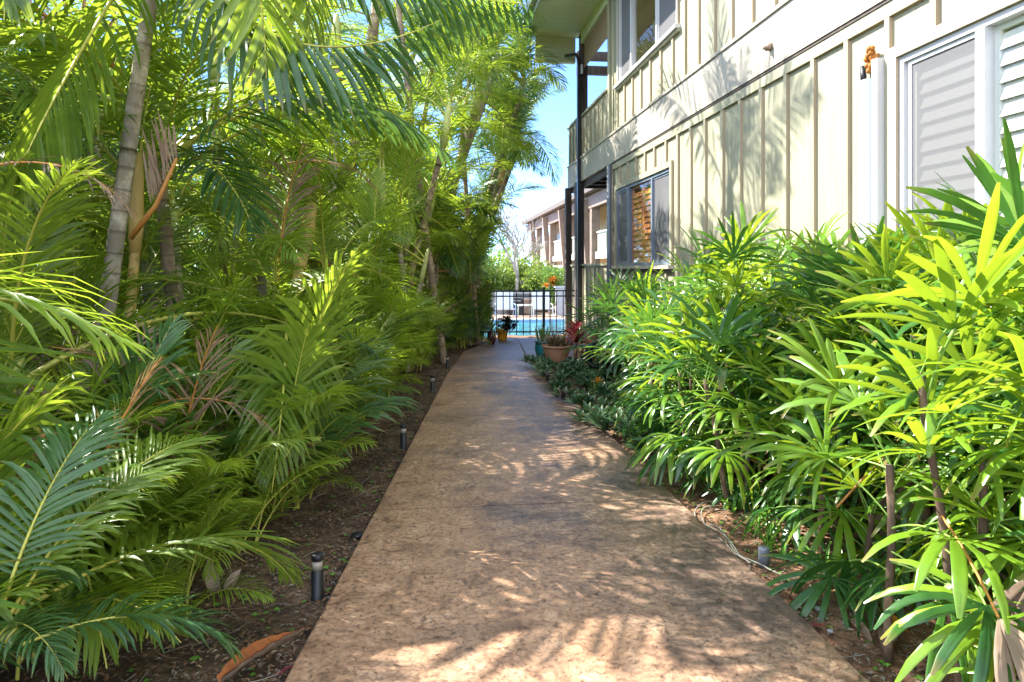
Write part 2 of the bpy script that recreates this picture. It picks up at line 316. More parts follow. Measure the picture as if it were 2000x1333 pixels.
# ------------------------------------------------------------------ mesh builder
class MB:
    def __init__(s): s.v = []; s.f = []; s.m = []; s.t = []
    def vert(s, p, t=(0, 0)): s.v.append(tuple(p)); s.t.append(t); return len(s.v) - 1
    def face(s, ids, m=0): s.f.append(tuple(ids)); s.m.append(m)
    def box(s, x0, x1, y0, y1, z0, z1, m=0, side=None):
        b = len(s.v)
        for x in (x0, x1):
            for y in (y0, y1):
                for z in (z0, z1): s.vert((x, y, z))
        q = [(0, 1, 3, 2), (4, 6, 7, 5), (0, 4, 5, 1), (2, 3, 7, 6), (0, 2, 6, 4), (1, 5, 7, 3)]
        for i, f in enumerate(q): s.face([b + k for k in f], m if side is None or i < 2 else side)
    def obox(s, c, ux, uy, uz, m=0):
        b = len(s.v); c, ux, uy, uz = map(Vector, (c, ux, uy, uz))
        for i in (-1, 1):
            for j in (-1, 1):
                for k in (-1, 1): s.vert(c + ux * i + uy * j + uz * k)
        for f in [(0, 1, 3, 2), (4, 6, 7, 5), (0, 4, 5, 1), (2, 3, 7, 6), (0, 2, 6, 4), (1, 5, 7, 3)]: s.face([b + k for k in f], m)
    def tube(s, pts, rs, n=8, m=0, tints=None, caps=True):
        pts = [Vector(p) for p in pts]; rings = []
        up = Vector((0, 0, 1))
        prev = None
        for i, p in enumerate(pts):
            d = (pts[min(i + 1, len(pts) - 1)] - pts[max(i - 1, 0)]).normalized()
            if prev is None:
                a = d.cross(up) if abs(d.z) < 0.95 else d.cross(Vector((0, 1, 0)))
            else: a = prev - d * prev.dot(d)
            a.normalize(); b = d.cross(a); prev = a
            r = rs[i] if isinstance(rs, (list, tuple)) else rs
            tt = tints[i] if tints else (0, 0)
            rings.append([s.vert(p + a * cos(2 * pi * k / n) * r + b * sin(2 * pi * k / n) * r, tt) for k in range(n)])
        for i in range(len(rings) - 1):
            for k in range(n): s.face((rings[i][k], rings[i][(k + 1) % n], rings[i + 1][(k + 1) % n], rings[i + 1][k]), m)
        if caps:
            s.face(rings[0][::-1], m); s.face(rings[-1], m)
    def lathe(s, c, prof, n=32, m=0):
        rings = []
        for r, z in prof:
            rings.append([s.vert((c[0] + r * cos(2 * pi * k / n), c[1] + r * sin(2 * pi * k / n), c[2] + z)) for k in range(n)])
        for i in range(len(rings) - 1):
            for k in range(n): s.face((rings[i][k], rings[i][(k + 1) % n], rings[i + 1][(k + 1) % n], rings[i + 1][k]), m)
        s.face(rings[0][::-1], m); s.face(rings[-1], m)
    def blade(s, base, d, up, L, W, seg=4, droop=0.12, t=0.5, m=0, prof=None, fold=0.25, gdir=Vector((0, 0, -1)), pleat=2):
        """one leaf blade: a folded strip that droops"""
        prof = prof or [0.35, 0.9, 1.0, 0.72, 0.03]
        d = Vector(d).normalized(); p = Vector(base); up = Vector(up)
        side = d.cross(up).normalized(); rows = []
        n = len(prof) - 1
        for i in range(n + 1):
            nn = side.cross(d).normalized()
            wd = W * prof[i] * 0.5
            row = []
            for k in range(pleat + 1):
                u = -1 + 2 * k / pleat
                off = (abs(u) if pleat == 2 else (k % 2)) * fold * wd * (1 if pleat == 2 else 0.35)
                row.append(s.vert(p + side * wd * u + nn * off, (t, i / n)))
            rows.append(row)
            p = p + d * (L / n)
            d = (d + gdir * droop * (1 + i * 0.5)).normalized()
            side = (side - d * side.dot(d)).normalized()
        for i in range(n):
            for k in range(pleat): s.face((rows[i][k], rows[i][k + 1], rows[i + 1][k + 1], rows[i + 1][k]), m)
    def mesh(s, name, mats, smooth=True):
        me = bpy.data.meshes.new(name); me.from_pydata(s.v, [], s.f)
        for mm in mats: me.materials.append(M[mm] if isinstance(mm, str) else mm)
        me.polygons.foreach_set('material_index', s.m)
        if smooth: me.polygons.foreach_set('use_smooth', [True] * len(s.f))
        a = me.attributes.new('tint', 'FLOAT_VECTOR', 'POINT')
        fl = []
        for t in s.t: fl += [t[0], t[1], 0]
        a.data.foreach_set('vector', fl)
        me.update(); return me
    def build(s, name, mats, parent=None, smooth=False, loc=None):
        if isinstance(mats, str): mats = [mats]
        o = bpy.data.objects.new(name, s.mesh(name, mats, smooth)); COL.objects.link(o)
        if parent: o.parent = parent
        if loc: o.location = loc
        return o
def place(name, me, parent, mat):
    o = bpy.data.objects.new(name, me); COL.objects.link(o); o.parent = parent; o.matrix_basis = mat; return o
def tag(o, label=None, cat=None, group=None, kind=None):
    if label: o['label'] = label
    if cat: o['category'] = cat
    if group: o['group'] = group
    if kind: o['kind'] = kind
    return o
def empty(name, loc, label, cat, group=None):
    o = bpy.data.objects.new(name, None); COL.objects.link(o); o.location = loc; o.empty_display_size = 0.1
    return tag(o, label, cat, group)

# ------------------------------------------------------------------ ground, path, pool
rnd = random.Random(7)
def grid(name, x0, x1, y0, y1, nx, ny, mat, zf, dz, kind='structure'):
    b = MB()
    for j in range(ny + 1):
        for i in range(nx + 1):
            x = x0 + (x1 - x0) * i / nx; y = y0 + (y1 - y0) * j / ny
            b.vert((x, y, zf(x, y) + dz))
    for j in range(ny):
        for i in range(nx):
            k = j * (nx + 1) + i; b.face((k, k + 1, k + nx + 2, k + nx + 1))
    return tag(b.build(name, mat, None, True), kind=kind)
def soilz(x, y):
    n = noise.noise(Vector((x * 2.2, y * 2.2, 0))) * 0.022 + noise.noise(Vector((x * 9, y * 9, 3))) * 0.010
    edge = min(abs(x - edgeL(y)), abs(x - 1.26))
    inside = edgeL(y) < x < 1.26
    if inside: return gz(y) - 0.09
    return gz(y) - 0.035 + n * min(1, edge * 4)
big = MB(); s_ = 900
big.face([big.vert(p) for p in ((-s_, -s_, -0.95), (s_, -s_, -0.95), (s_, s_, -0.95), (-s_, s_, -0.95))])
tag(big.build('ground', 'soil'), kind='structure')
grid('garden_bed', -9, 6, -3, 16.4, 300, 388, 'soil', soilz, 0)
def bank(x, y): return gz(y) - 0.02
grid('bank', -9, 9, 16.4, 18.6, 20, 20, 'soil', bank, 0)
# path: slabs between control joints
def slab_z(y): return gz(y)
b = MB()
joints = [-3.0, -0.6, 1.2, 3.49, 5.62, 7.9, 9.3]
ys = []
for a, c in zip(joints[:-1], joints[1:]): ys.append((a + 0.0055, c - 0.0055))
def strip(b, ya, yb, xl, xr, skew=0.0):
    n = max(2, int((yb - ya) / 0.25)); L = []; Rr = []; L2 = []; R2 = []
    for i in range(n + 1):
        y = ya + (yb - ya) * i / n; e = noise.noise(Vector((0, y * 3, 0))) * 0.006
        xl_, xr_ = xl(y) + e, xr(y) + noise.noise(Vector((5, y * 3, 0))) * 0.006
        L.append(b.vert((xl_ + 0.008, y, slab_z(y)))); Rr.append(b.vert((xr_ - 0.008, y, slab_z(y))))
        L2.append((b.vert((xl_, y, slab_z(y) - 0.008)), b.vert((xl_, y, slab_z(y) - 0.12))))
        R2.append((b.vert((xr_, y, slab_z(y) - 0.008)), b.vert((xr_, y, slab_z(y) - 0.12))))
    for i in range(n):
        b.face((L[i], Rr[i], Rr[i + 1], L[i + 1]))
        b.face((L2[i][0], L[i], L[i + 1], L2[i + 1][0])); b.face((L2[i][1], L2[i][0], L2[i + 1][0], L2[i + 1][1]))
        b.face((Rr[i], R2[i][0], R2[i + 1][0], Rr[i + 1])); b.face((R2[i][0], R2[i][1], R2[i + 1][1], R2[i + 1][0]))
    b.face((L[0], L2[0][0], L2[0][1], R2[0][1], R2[0][0], Rr[0])); b.face((L[-1], L2[-1][0], L2[-1][1], R2[-1][1], R2[-1][0], Rr[-1]))
for ya, yb in ys[:-1]: strip(b, ya, yb, edgeL, lambda y: 1.26)
# far end: narrower slab with a diagonal joint, and a side slab towards the fence
strip(b, 7.903, 14.9, lambda y: edgeL(y) if y < 11.2 else edgeL(11.2) + 0.25 * (y - 11.2), lambda y: 1.26 if y < 9.3 else 1.26 + 0.09 * (y - 9.3))
strip(b, 9.35, 14.9, lambda y: 1.266 + 0.09 * (y - 9.3), lambda y: 1.9 + 0.2 * (y - 9.35))
tag(b.build('path', 'path', None, False), kind='structure')
jt = MB()
for y in joints[1:-1]: jt.box(edgeL(y) + 0.01, 1.25, y - 0.0054, y + 0.0054, gz(y) - 0.05, gz(y) - 0.003)
tag(jt.build('path_joint', 'potsoil'), kind='structure')
# pool and deck
b = MB(); b.box(-14, 22, 18.6, 19.3, -1.3, -0.75); b.box(-14, 22, 26.4, 60, -1.3, -0.745); b.box(-14, -4, 19.3, 26.4, -1.3, -0.75); b.box(14, 22, 19.3, 26.4, -1.3, -0.75)
tag(b.build('pool_deck', 'concrete'), kind='structure')
b = MB(); b.box(-4, 14, 19.3, 26.4, -1.2, -0.84)
tag(b.build('pool_water', 'water'), kind='structure')
b = MB(); b.box(-4, 14, 26.25, 26.397, -1.1, -0.752)
tag(b.build('pool_coping', 'blue'), kind='structure')

# ------------------------------------------------------------------ leaf litter, weeds (nobody could count)
def litter(name, label, n, xf, y0, y1, mats, sz, up=0.0, seed=1):
    r = random.Random(seed); b = MB()
    for _ in range(n):
        y = y0 + (y1 - y0) * (r.random() ** 1.5); x = xf(r, y)
        z = soilz(x, y) + r.uniform(0.003, 0.015)
        a = r.random() * 2 * pi; l = sz * r.uniform(0.4, 1.7); wd = l * r.uniform(0.25, 0.7)
        ux = Vector((cos(a), sin(a), r.uniform(-0.35, 0.35))) * l; uy = Vector((-sin(a), cos(a), r.uniform(-0.35, 0.35))) * wd
        c = Vector((x, y, z)); t = r.random()
        ids = [b.vert(c - ux, (t, 0)), b.vert(c - uy * 0.8 + Vector((0, 0, l * 0.3)), (t, 0)), b.vert(c + ux, (t, 0)), b.vert(c + uy + Vector((0, 0, l * 0.25)), (t, 0))]
        b.face(ids, r.randrange(len(mats)))
    return tag(b.build(name, mats), label, name.replace('_', ' '), kind='stuff')
M['chip2'] = plain('leaf_litter_brown', (0.16, 0.085, 0.045), 0.9, 0.5, 5, 0)
M['chip3'] = plain('leaf_litter_grey', (0.20, 0.17, 0.14), 0.9, 0.4, 5, 0)
litter('leaf_litter', 'brown and tan leaf litter scattered over the soil left of the path', 26000, lambda r, y: edgeL(y) - 0.015 - abs(r.gauss(0, 0.55)), 1.2, 12, ['chip', 'chip2', 'chip2', 'chip3'], 0.0075, seed=3)
litter('dry_mulch', 'dry mulch and fallen bits over the reddish soil right of the path', 12000, lambda r, y: 1.275 + abs(r.gauss(0, 0.5)), 1.2, 9.5, ['chip', 'chip2', 'chip3'], 0.0075, seed=4)
def weeds(name, label, n, xf, y0, y1, seed):
    r = random.Random(seed); b = MB()
    for _ in range(n):
        y = y0 + (y1 - y0) * r.random() ** 1.3; x = xf(r, y); z = soilz(x, y)
        k = r.randrange(4, 8); s0 = r.uniform(0.008, 0.02)
        for i in range(k):
            a = i * 2 * pi / k + r.random(); b.blade((x, y, z + 0.004), (cos(a), sin(a), 0.7), (0, 0, 1), s0, s0 * 0.6, prof=[0.3, 1, 0.9, 0.2], droop=0.25, t=r.random())
    return tag(b.build(name, 'weed', None, True), label, 'weeds', kind='stuff')
weeds('small_weeds', 'tiny green weeds sprouting in the soil left of the path', 330, lambda r, y: edgeL(y) - 0.02 - abs(r.gauss(0, 0.4)), 1.6, 10, 5)
weeds('tiny_weeds', 'tiny green weeds along the right edge of the path', 160, lambda r, y: 1.28 + abs(r.gauss(0, 0.2)), 1.4, 5, 6)
def dry_sticks():
    r = random.Random(21); b = MB()
    for _ in range(420):
        side = r.random() < 0.6
        y = 1.4 + 8 * r.random() ** 1.4
        x = (edgeL(y) - 0.03 - abs(r.gauss(0, 0.5))) if side else 1.29 + abs(r.gauss(0, 0.4))
        a = r.random() * pi; L = r.uniform(0.03, 0.16); z = soilz(x, y) + 0.012
        p = [Vector((x, y, z)) + Vector((cos(a), sin(a), 0)) * L * t + Vector((0, 0, r.uniform(-0.004, 0.012))) for t in (0, 0.5, 1)]
        b.tube(p, r.uniform(0.001, 0.0026), 4, r.randrange(2), caps=False)
    tag(b.build('fallen_twigs', ['chip3', 'chip2']), 'thin dry twigs and leaf stalks fallen on both beds', 'twigs', kind='stuff')
dry_sticks()

# ------------------------------------------------------------------ our apartment building (right)
XW = 3.29
bld = empty('apartment_building', (XW, 6, 0), 'pale sage two storey board and batten apartment building right of the path', 'building')
def bp(mb, name, mats, smooth=False, parent=bld, label=None):
    o = mb.build(name, mats, parent, smooth)
    if parent is bld: o.location = (-XW, -6, 0)
    if label: o['label'] = label
    return o
def wall_with_holes(y0, y1, z0, z1, holes):
    b = MB(); y = y0
    for hy0, hy1, hz0, hz1 in sorted(holes):
        b.box(XW, XW + 0.16, y, hy0, z0, z1)
        b.box(XW, XW + 0.16, hy0, hy1, z0, hz0); b.box(XW, XW + 0.16, hy0, hy1, hz1, z1); y = hy1
    b.box(XW, XW + 0.16, y, y1, z0, z1)
    return b
WIN_FAR = (9.37, 12.28, 1.25, 2.62); WIN_NEAR = (1.2, 4.58, 0.95, 2.70); WIN_UP = (9.1, 12.13, 4.50, 6.15)
YE = 12.70
def battens(b, y0, y1, z0, z1, holes, step, r, t=0.030, wd=0.055):
    y = y0
    while y < y1:
        yy = y + r.uniform(-0.02, 0.02); segs = [(z0, z1)]
        for hy0, hy1, hz0, hz1 in holes:
            if hy0 - 0.09 < yy < hy1 + 0.09:
                new = []
                for a, c in segs:
                    if a < hz0 - 0.10: new.append((a, min(c, hz0 - 0.10)))
                    if c > hz1 + 0.09: new.append((max(a, hz1 + 0.09), c))
                segs = new
        for a, c in segs: b.box(XW - t, XW + 0.002, yy - wd / 2, yy + wd / 2, a, c, 0, 1)
        y += step
r = random.Random(3)
bp(wall_with_holes(-3, YE, -0.5, 3.15, [WIN_FAR, WIN_NEAR]), 'lower_wall', ['siding'])
bp(wall_with_holes(-3, YE, 3.68, 6.55, [WIN_UP]), 'upper_wall', ['siding'])
b = MB(); battens(b, -2.6, YE - 0.25, -0.4, 3.02, [WIN_FAR, WIN_NEAR], 0.487, r)
b.box(XW - 0.032, XW + 0.002, -3, YE, 3.022, 3.125, 0, 1)
bp(b, 'lower_battens', ['siding', 'batten_side'])
b = MB(); battens(b, -2.4, YE - 0.2, 3.70, 6.5, [WIN_UP], 0.487, r)
b.box(XW - 0.030, XW + 0.002, -3, YE, 6.42, 6.50, 0, 1)
bp(b, 'upper_battens', ['siding', 'batten_side'])
b = MB(); b.box(XW - 0.05, XW + 0.10, -3, 16.75, 3.155, 3.66); b.box(XW - 0.07, XW + 0.08, -3, 16.75, 3.662, 3.70)
bp(b, 'fascia_band', ['siding2'])
b = MB(); b.box(XW - 0.040, XW + 0.002, -3, YE, 3.128, 3.153)  # dark strip standing in for the shadow line below the fascia band
bp(b, 'fascia_shadow_strip', ['dark_wood'])
# corner trims, downpipe
b = MB(); b.box(XW - 0.045, XW + 0.12, YE - 0.005, YE + 0.13, -0.5, 3.15); b.box(XW - 0.045, XW + 0.12, YE - 0.005, YE + 0.13, 3.70, 6.5); bp(b, 'corner_board', ['siding'])
b = MB(); b.tube([(XW - 0.085, YE - 0.16, -0.35), (XW - 0.085, YE - 0.16, 3.12)], 0.045, 12); b.box(XW - 0.05, XW, YE - 0.19, YE - 0.13, 1.9, 1.94); bp(b, 'downpipe', ['pipe'], True, label='pale grey downpipe at the far corner of the lower wall')
b = MB(); b.tube([(XW - 0.04, YE - 0.30, 3.72), (XW - 0.04, YE - 0.30, 6.45)], 0.014, 8); bp(b, 'conduit', ['siding'], True)
b = MB(); b.tube([(XW - 0.04, YE - 0.22, -0.3), (XW - 0.04, YE - 0.22, 3.1)], 0.012, 8)
b.box(XW - 0.10, XW - 0.04, 6.36, 6.42, 3.32, 3.38); b.tube([(XW - 0.13, 6.39, 3.34), (XW - 0.09, 6.39, 3.34)], 0.018, 10); bp(b, 'wall_bracket', ['husk_out'], True, label='small brown bracket on the white band')
# sheet metal pipe cover with foam
def pipe_cover():
    y0, y1 = 4.80, 4.98
    b = MB(); n = 10
    lo, hi = [], []
    for i in range(n + 1):
        a = pi * i / n; x = XW - 0.015 - 0.085 * sin(a); y = (y0 + y1) / 2 + 0.09 * cos(a)
        lo.append(b.vert((x, y, -0.1))); hi.append(b.vert((x, y, 2.62)))
    for i in range(n): b.face((lo[i], lo[i + 1], hi[i + 1], hi[i]))
    b.face(hi)
    p = bp(b, 'pipe_cover', ['pipe'], True, label='pale grey sheet metal pipe cover beside the big window')
    b = MB(); b.box(XW - 0.085, XW - 0.005, 4.72, 4.785, -0.1, 2.74); o = b.build('channel', 'white', p)
    b = MB(); b.tube([(XW - 0.05, 4.93, 2.6), (XW - 0.05, 4.94, 2.74)], 0.022, 10); o = b.build('black_pipe', 'black_plastic', p, True)
    b = MB()
    rr = random.Random(4)
    for _ in range(26):
        c = Vector((XW - 0.055 + rr.uniform(-0.02, 0.02), 4.84 + rr.uniform(-0.045, 0.045), 2.76 + rr.uniform(-0.09, 0.08)))
        s0 = rr.uniform(0.012, 0.028)
        b.lathe(c, [(s0 * 0.3, -s0), (s0, -s0 * 0.3), (s0 * 0.9, s0 * 0.5), (s0 * 0.25, s0)], 8)
    b.build('foam', 'foam', p, True)
pipe_cover()
# windows
def framebox(b, x0, x1, y0, y1, z0, z1, t):
    b.box(x0, x1, y0, y0 + t, z0, z1); b.box(x0, x1, y1 - t, y1, z0, z1)
    b.box(x0, x1, y0 + t, y1 - t, z0, z0 + t); b.box(x0, x1, y0 + t, y1 - t, z1 - t, z1)
def window(W, splits, kinds, frame_mat, behind, label, sill=None, trim='siding', louver=0.09, trimw=0.085):
    y0, y1, z0, z1 = W
    b = MB(); framebox(b, XW - 0.012, XW + 0.07, y0 + 0.001, y1 - 0.001, z0 + 0.001, z1 - 0.001, 0.045)
    ys = [y0 + 0.046] + splits + [y1 - 0.046]
    for s in splits: b.box(XW - 0.02, XW + 0.06, s - 0.035, s + 0.035, z0 + 0.047, z1 - 0.047)
    win = bp(b, 'window', [frame_mat], label=label)
    t = MB(); g = 0.003
    t.box(XW - 0.036, XW + 0.001, y0 - trimw, y0 - g, z0 - 0.02, z1 + trimw, 0, 1); t.box(XW - 0.036, XW + 0.001, y1 + g, y1 + trimw, z0 - 0.02, z1 + trimw, 0, 1)
    t.box(XW - 0.038, XW + 0.001, y0 - g + 0.001, y1 + g - 0.001, z1 + g, z1 + trimw, 0, 1)
    t.build('window_trim', [trim, 'batten_side'], win)
    if sill:
        t = MB(); t.box(XW - 0.085, XW + 0.02, y0 - 0.10, y1 + 0.10, z0 - 0.055, z0 - 0.003); t.build('sill', sill, win)
        t = MB(); t.box(XW - 0.05, XW + 0.001, y0 - 0.09, y1 + 0.09, z0 - 0.10, z0 - 0.056); t.build('apron', 'dark_wood' if sill != 'white' else 'siding', win)
    for k, (a, c) in enumerate(zip(ys[:-1], ys[1:])):
        kd = kinds[k]; xg = XW + 0.03
        t = MB(); t.face([t.vert(q) for q in ((xg, a + 0.03, z0 + 0.05), (xg, a + 0.03, z1 - 0.05), (xg, c - 0.03, z1 - 0.05), (xg, c - 0.03, z0 + 0.05))]); t.build('pane', 'glass', win)
        if kd == 'screen':
            t = MB(); t.face([t.vert(q) for q in ((XW + 0.013, a + 0.05, z0 + 0.06), (XW + 0.013, a + 0.05, z1 - 0.06), (XW + 0.013, c - 0.05, z1 - 0.06), (XW + 0.013, c - 0.05, z0 + 0.06))]); t.build('screen', 'screen', win)
            t = MB(); framebox(t, XW + 0.004, XW + 0.022, a + 0.03, c - 0.03, z0 + 0.05, z1 - 0.05, 0.028); t.build('screen_frame', frame_mat, win)
        mat = behind[k]
        if mat:
            t = MB(); xs = XW + 0.050; nsh = max(1, round((c - a) / 0.62))
            for q in range(nsh):
                sa = a + (c - a) * q / nsh + 0.01; sc_ = a + (c - a) * (q + 1) / nsh - 0.01
                framebox(t, xs, xs + 0.03, sa, sc_, z0 + 0.02, z1 - 0.02, 0.06)
                z = z0 + 0.10
                while z < z1 - 0.12:
                    t.obox((xs + 0.015, (sa + sc_) / 2, z), (0.016, 0, louver * 0.5), (0, (sc_ - sa) / 2 - 0.062, 0), (-0.003, 0, 0.002)); z += louver
            t.build('shutter', mat, win)
    t = MB(); framebox(t, XW + 0.162, XW + 0.9, y0 - 0.05, y1 + 0.05, z0 - 0.05, z1 + 0.05, 0.03); t.box(XW + 0.9, XW + 0.93, y0 - 0.05, y1 + 0.05, z0 - 0.05, z1 + 0.05)
    t.build('room_lining', 'tan' if behind[0] != 'shutter_white' else 'shutter_white', win)
    return win
window(WIN_FAR, [10.22, 11.52], ['screen', 'glass', 'screen'], 'pipe', [None, 'shutter_wood', None], 'lower far window, dark centre pane with orange brown wooden shutters behind', sill='siding2')
window(WIN_NEAR, [2.4, 3.84], ['glass', 'glass', 'screen'], 'white', ['shutter_white', 'shutter_white', 'shutter_white'], 'large lower near window with white louvred shutters and grey screen', sill='white', louver=0.10, trim='siding2')
window(WIN_UP, [10.0, 11.35], ['screen', 'glass', 'screen'], 'white', [None, None, None], 'white framed upstairs window between grey screens', sill='white', trim='white', trimw=0.05)
# curtains behind the far window screens and upstairs
b = MB(); b.box(XW + 0.11, XW + 0.12, 9.45, 10.15, 1.3, 2.55); b.box(XW + 0.11, XW + 0.12, 11.6, 12.2, 1.3, 2.55); bp(b, 'curtain', ['greywall'])
# roof, soffit, gutter
b = MB()
x0a, x0b = 2.02, 1.98
for i in range(64):
    y = -4 + i * 0.31
    b.box(x0a + 0.03, XW - 0.001, y + 0.004, y + 0.306, 6.56, 6.58)
bp(b, 'soffit', ['soffit'])
b = MB(); b.box(x0a - 0.0, 9, -4.2, 15.9, 6.585, 6.75); bp(b, 'roof', ['roofing'])
b = MB(); b.box(x0a - 0.11, x0a - 0.002, -4.2, 15.95, 6.56, 6.72); b.box(x0a + 0.0, x0a + 0.028, -4.2, 15.9, 6.44, 6.582, 0); bp(b, 'gutter', ['gutter'])
b = MB(); b.tube([(2.45, 13.5, 6.54), (2.45, 13.5, 6.559)], 0.025, 12); b.tube([(2.45, 12.3, 6.54), (2.45, 12.3, 6.559)], 0.025, 12); bp(b, 'soffit_vent', ['black_plastic'])
b = MB(); b.box(2.30, XW - 0.05, 15.80, 15.92, 5.98, 6.555); b.box(2.32, XW - 0.05, 15.78, 15.80, 6.0, 6.08); b.box(2.85, 2.86, 15.785, 15.80, 6.08, 6.55); bp(b, 'gable_panel', ['soffit'])
# lanai (open corner balcony)
b = MB(); b.box(XW - 0.02, XW + 0.14, YE + 0.14, 15.35, 6.28, 6.56); bp(b, 'header_beam', ['soffit'])
b = MB(); b.box(XW + 0.15, 8.0, YE, 16.7, 3.30, 3.48); bp(b, 'balcony_floor', ['dark_wood'])
b = MB()
for y in (13.4, 14.1, 14.8, 15.5, 16.2): b.box(XW + 0.12, 8.0, y, y + 0.1, 3.12, 3.298)
b.box(XW + 0.02, XW + 0.10, YE + 0.14, 16.7, 3.04, 3.153); bp(b, 'floor_joist', ['dark_wood'])
b = MB(); b.box(XW + 0.15, 8.0, 16.55, 16.7, 5.95, 6.15); b.box(XW + 0.15, 8.0, 16.55, 16.7, 6.3, 6.5); bp(b, 'roof_beam', ['dark_wood'])
b = MB(); b.box(5.2, 5.3, YE, 16.7, -0.5, 6.5); bp(b, 'inner_wall', ['siding'])
b = MB(); b.box(XW + 0.16, 5.2, YE - 0.01, YE + 0.08, -0.5, 6.5); bp(b, 'side_wall', ['siding'])
def post(x0, x1, y0, y1, z0, z1, name='post', mat='dark_wood'):
    b = MB(); b.box(x0, x1, y0, y1, z0, z1); return bp(b, name, [mat])
post(XW - 0.13, XW + 0.06, 15.36, 15.56, -0.5, 3.154); post(XW - 0.02, XW + 0.14, 15.36, 15.56, 3.70, 6.5)
post(XW - 0.14, XW + 0.0, 16.5, 16.66, -0.5, 3.154); 
b = MB(); b.box(XW - 0.125, XW - 0.052, 15.20, 15.30, -0.4, 5.9); b.tube([(XW - 0.09, 15.25, 5.9), (XW - 0.12, 15.4, 6.05), (XW - 0.3, 15.7, 6.1)], 0.04, 10)
bp(b, 'downspout', ['black_metal'], label='dark downspout running up beside the corner post')
b = MB(); b.box(XW - 0.06, XW - 0.02, 15.13, 15.2, 5.55, 5.75); bp(b, 'wall_light', ['white'])
def rail_panel(y0, y1, z0, z1, xo=0.0):
    b = MB(); b.box(XW + 0.0 + xo, XW + 0.06 + xo, y0, y1, z0, z1)
    y = y0 + 0.15
    while y < y1 - 0.08: b.box(XW - 0.028 + xo, XW + 0.001 + xo, y - 0.025, y + 0.025, z0 + 0.02, z1 - 0.05, 0, 1); y += 0.36
    b.box(XW - 0.045 + xo, XW + 0.09 + xo, y0, y1, z1 + 0.001, z1 + 0.045)
    return bp(b, 'balcony_panel', ['siding', 'batten_side'])
rail_panel(YE + 0.14, 15.35, 3.70, 4.60); rail_panel(YE + 0.14, 15.35, -0.5, 1.26)
rail_panel(15.57, 16.7, 3.70, 4.60, -0.04); rail_panel(15.57, 16.49, -0.5, 1.26)
b = MB()
for i in range(40): b.box(XW + 0.03, XW + 0.045, YE + 0.2, 15.2, 5.70 + i * 0.0145, 5.711 + i * 0.0145)
bp(b, 'bamboo_blind', ['bamboo'], label='rolled bamboo blind hanging in the upstairs opening')

# ------------------------------------------------------------------ far apartment building beyond the pool
XF = 8.2
fb = empty('apartment_building', (XF, 46, -0.75), 'tan two storey building with brown posts and pale green balconies beyond the pool', 'building')
def fp(b, name, mats): o = b.build(name, mats, fb); o.location = (-XF, -46, 0.75); return o
# fitted roof line: along y at x about XF, top z 5.0
def far_x(y): return XF
b = MB(); b.box(XF + 2.0, XF + 8, 26, 58.6, -1, 5.0); fp(b, 'wall', ['tan'])
b = MB(); b.box(XF - 0.55, XF + 8, 26, 59.5, 5.03, 5.20); b.box(XF - 0.75, XF - 0.56, 26, 59.5, 4.98, 5.25); fp(b, 'roof', ['roofing'])
b = MB(); b.box(XF - 0.30, XF - 0.15, 26, 59.5, 4.30, 4.96); fp(b, 'eave_beam', ['pinkbrown'])
b = MB(); b.box(XF + 0.05, XF + 2.0, 26, 58.6, 1.90, 2.02); fp(b, 'balcony_floor', ['tan'])
b = MB(); b.box(XF - 0.1, XF + 0.02, 26, 58.6, 1.70, 2.05); b.box(XF - 0.1, XF + 0.02, 26, 58.6, 1.25, 1.40); fp(b, 'floor_beam', ['railpale'])
yy = 28.4; k = 0
while yy < 58:
    b = MB()
    b.obox((XF - 0.05, yy, 1.9), (0.22, 0, 0), (0, 0.22, 0), (0, 0, 2.9)); b.obox((XF - 0.25, yy + 0.75, 1.9), (0.18, 0, 0), (0, 0.16, 0), (-0.25, 0, 2.9)); fp(b, 'post', ['pinkbrown'])
    b = MB(); b.box(XF - 0.02, XF + 0.06, yy + 1.0, yy + 5.9, 2.05, 3.0); b.box(XF - 0.08, XF + 0.09, yy + 1.0, yy + 5.9, 3.0, 3.08)
    y = yy + 1.1
    while y < yy + 5.8: b.box(XF - 0.05, XF - 0.018, y, y + 0.04, 2.1, 2.95, 1); y += 0.3
    fp(b, 'balcony_panel', ['railpale', 'siding'])
    b = MB(); b.box(XF + 1.96, XF + 2.01, yy + 1.2, yy + 3.2, -0.6, 1.3); b.box(XF + 1.96, XF + 2.01, yy + 1.2, yy + 3.2, 2.1, 4.1); fp(b, 'sliding_door', ['railpale'])
    b = MB(); b.box(XF + 1.90, XF + 1.95, yy + 1.1, yy + 1.2, -0.6, 4.1); b.box(XF + 1.90, XF + 1.95, yy + 3.2, yy + 3.3, -0.6, 4.1); fp(b, 'door_frame', ['white'])
    yy += 6.4; k += 1

# ------------------------------------------------------------------ pool fence
YF = 15.4; zb = -0.29
pf = empty('pool_fence', (2.4, YF, -0.32), 'black metal picket fence at the end of the path in front of the pool', 'fence')
def pp(b, name, mats='black_metal'): o = b.build(name, mats, pf); o.location = (-2.4, -YF, 0.32); return o
x0, x1 = 0.2, 3.14
for z in (-0.22, 0.58, 0.70): b = MB(); b.box(x0, x1, YF - 0.016, YF + 0.016, z - 0.015, z + 0.015); pp(b, 'rail')
x = x0 + 0.1
while x < x1:
    if abs(x - 2.43) > 0.06: b = MB(); b.box(x - 0.0105, x + 0.0105, YF - 0.0085, YF + 0.0085, zb, 0.70); pp(b, 'picket')
    x += 0.1515
for x in (2.43, 0.9): b = MB(); b.box(x - 0.029, x + 0.029, YF - 0.029, YF + 0.029, -0.34, 0.76); b.box(x - 0.034, x + 0.034, YF - 0.034, YF + 0.034, 0.76, 0.78); pp(b, 'post')
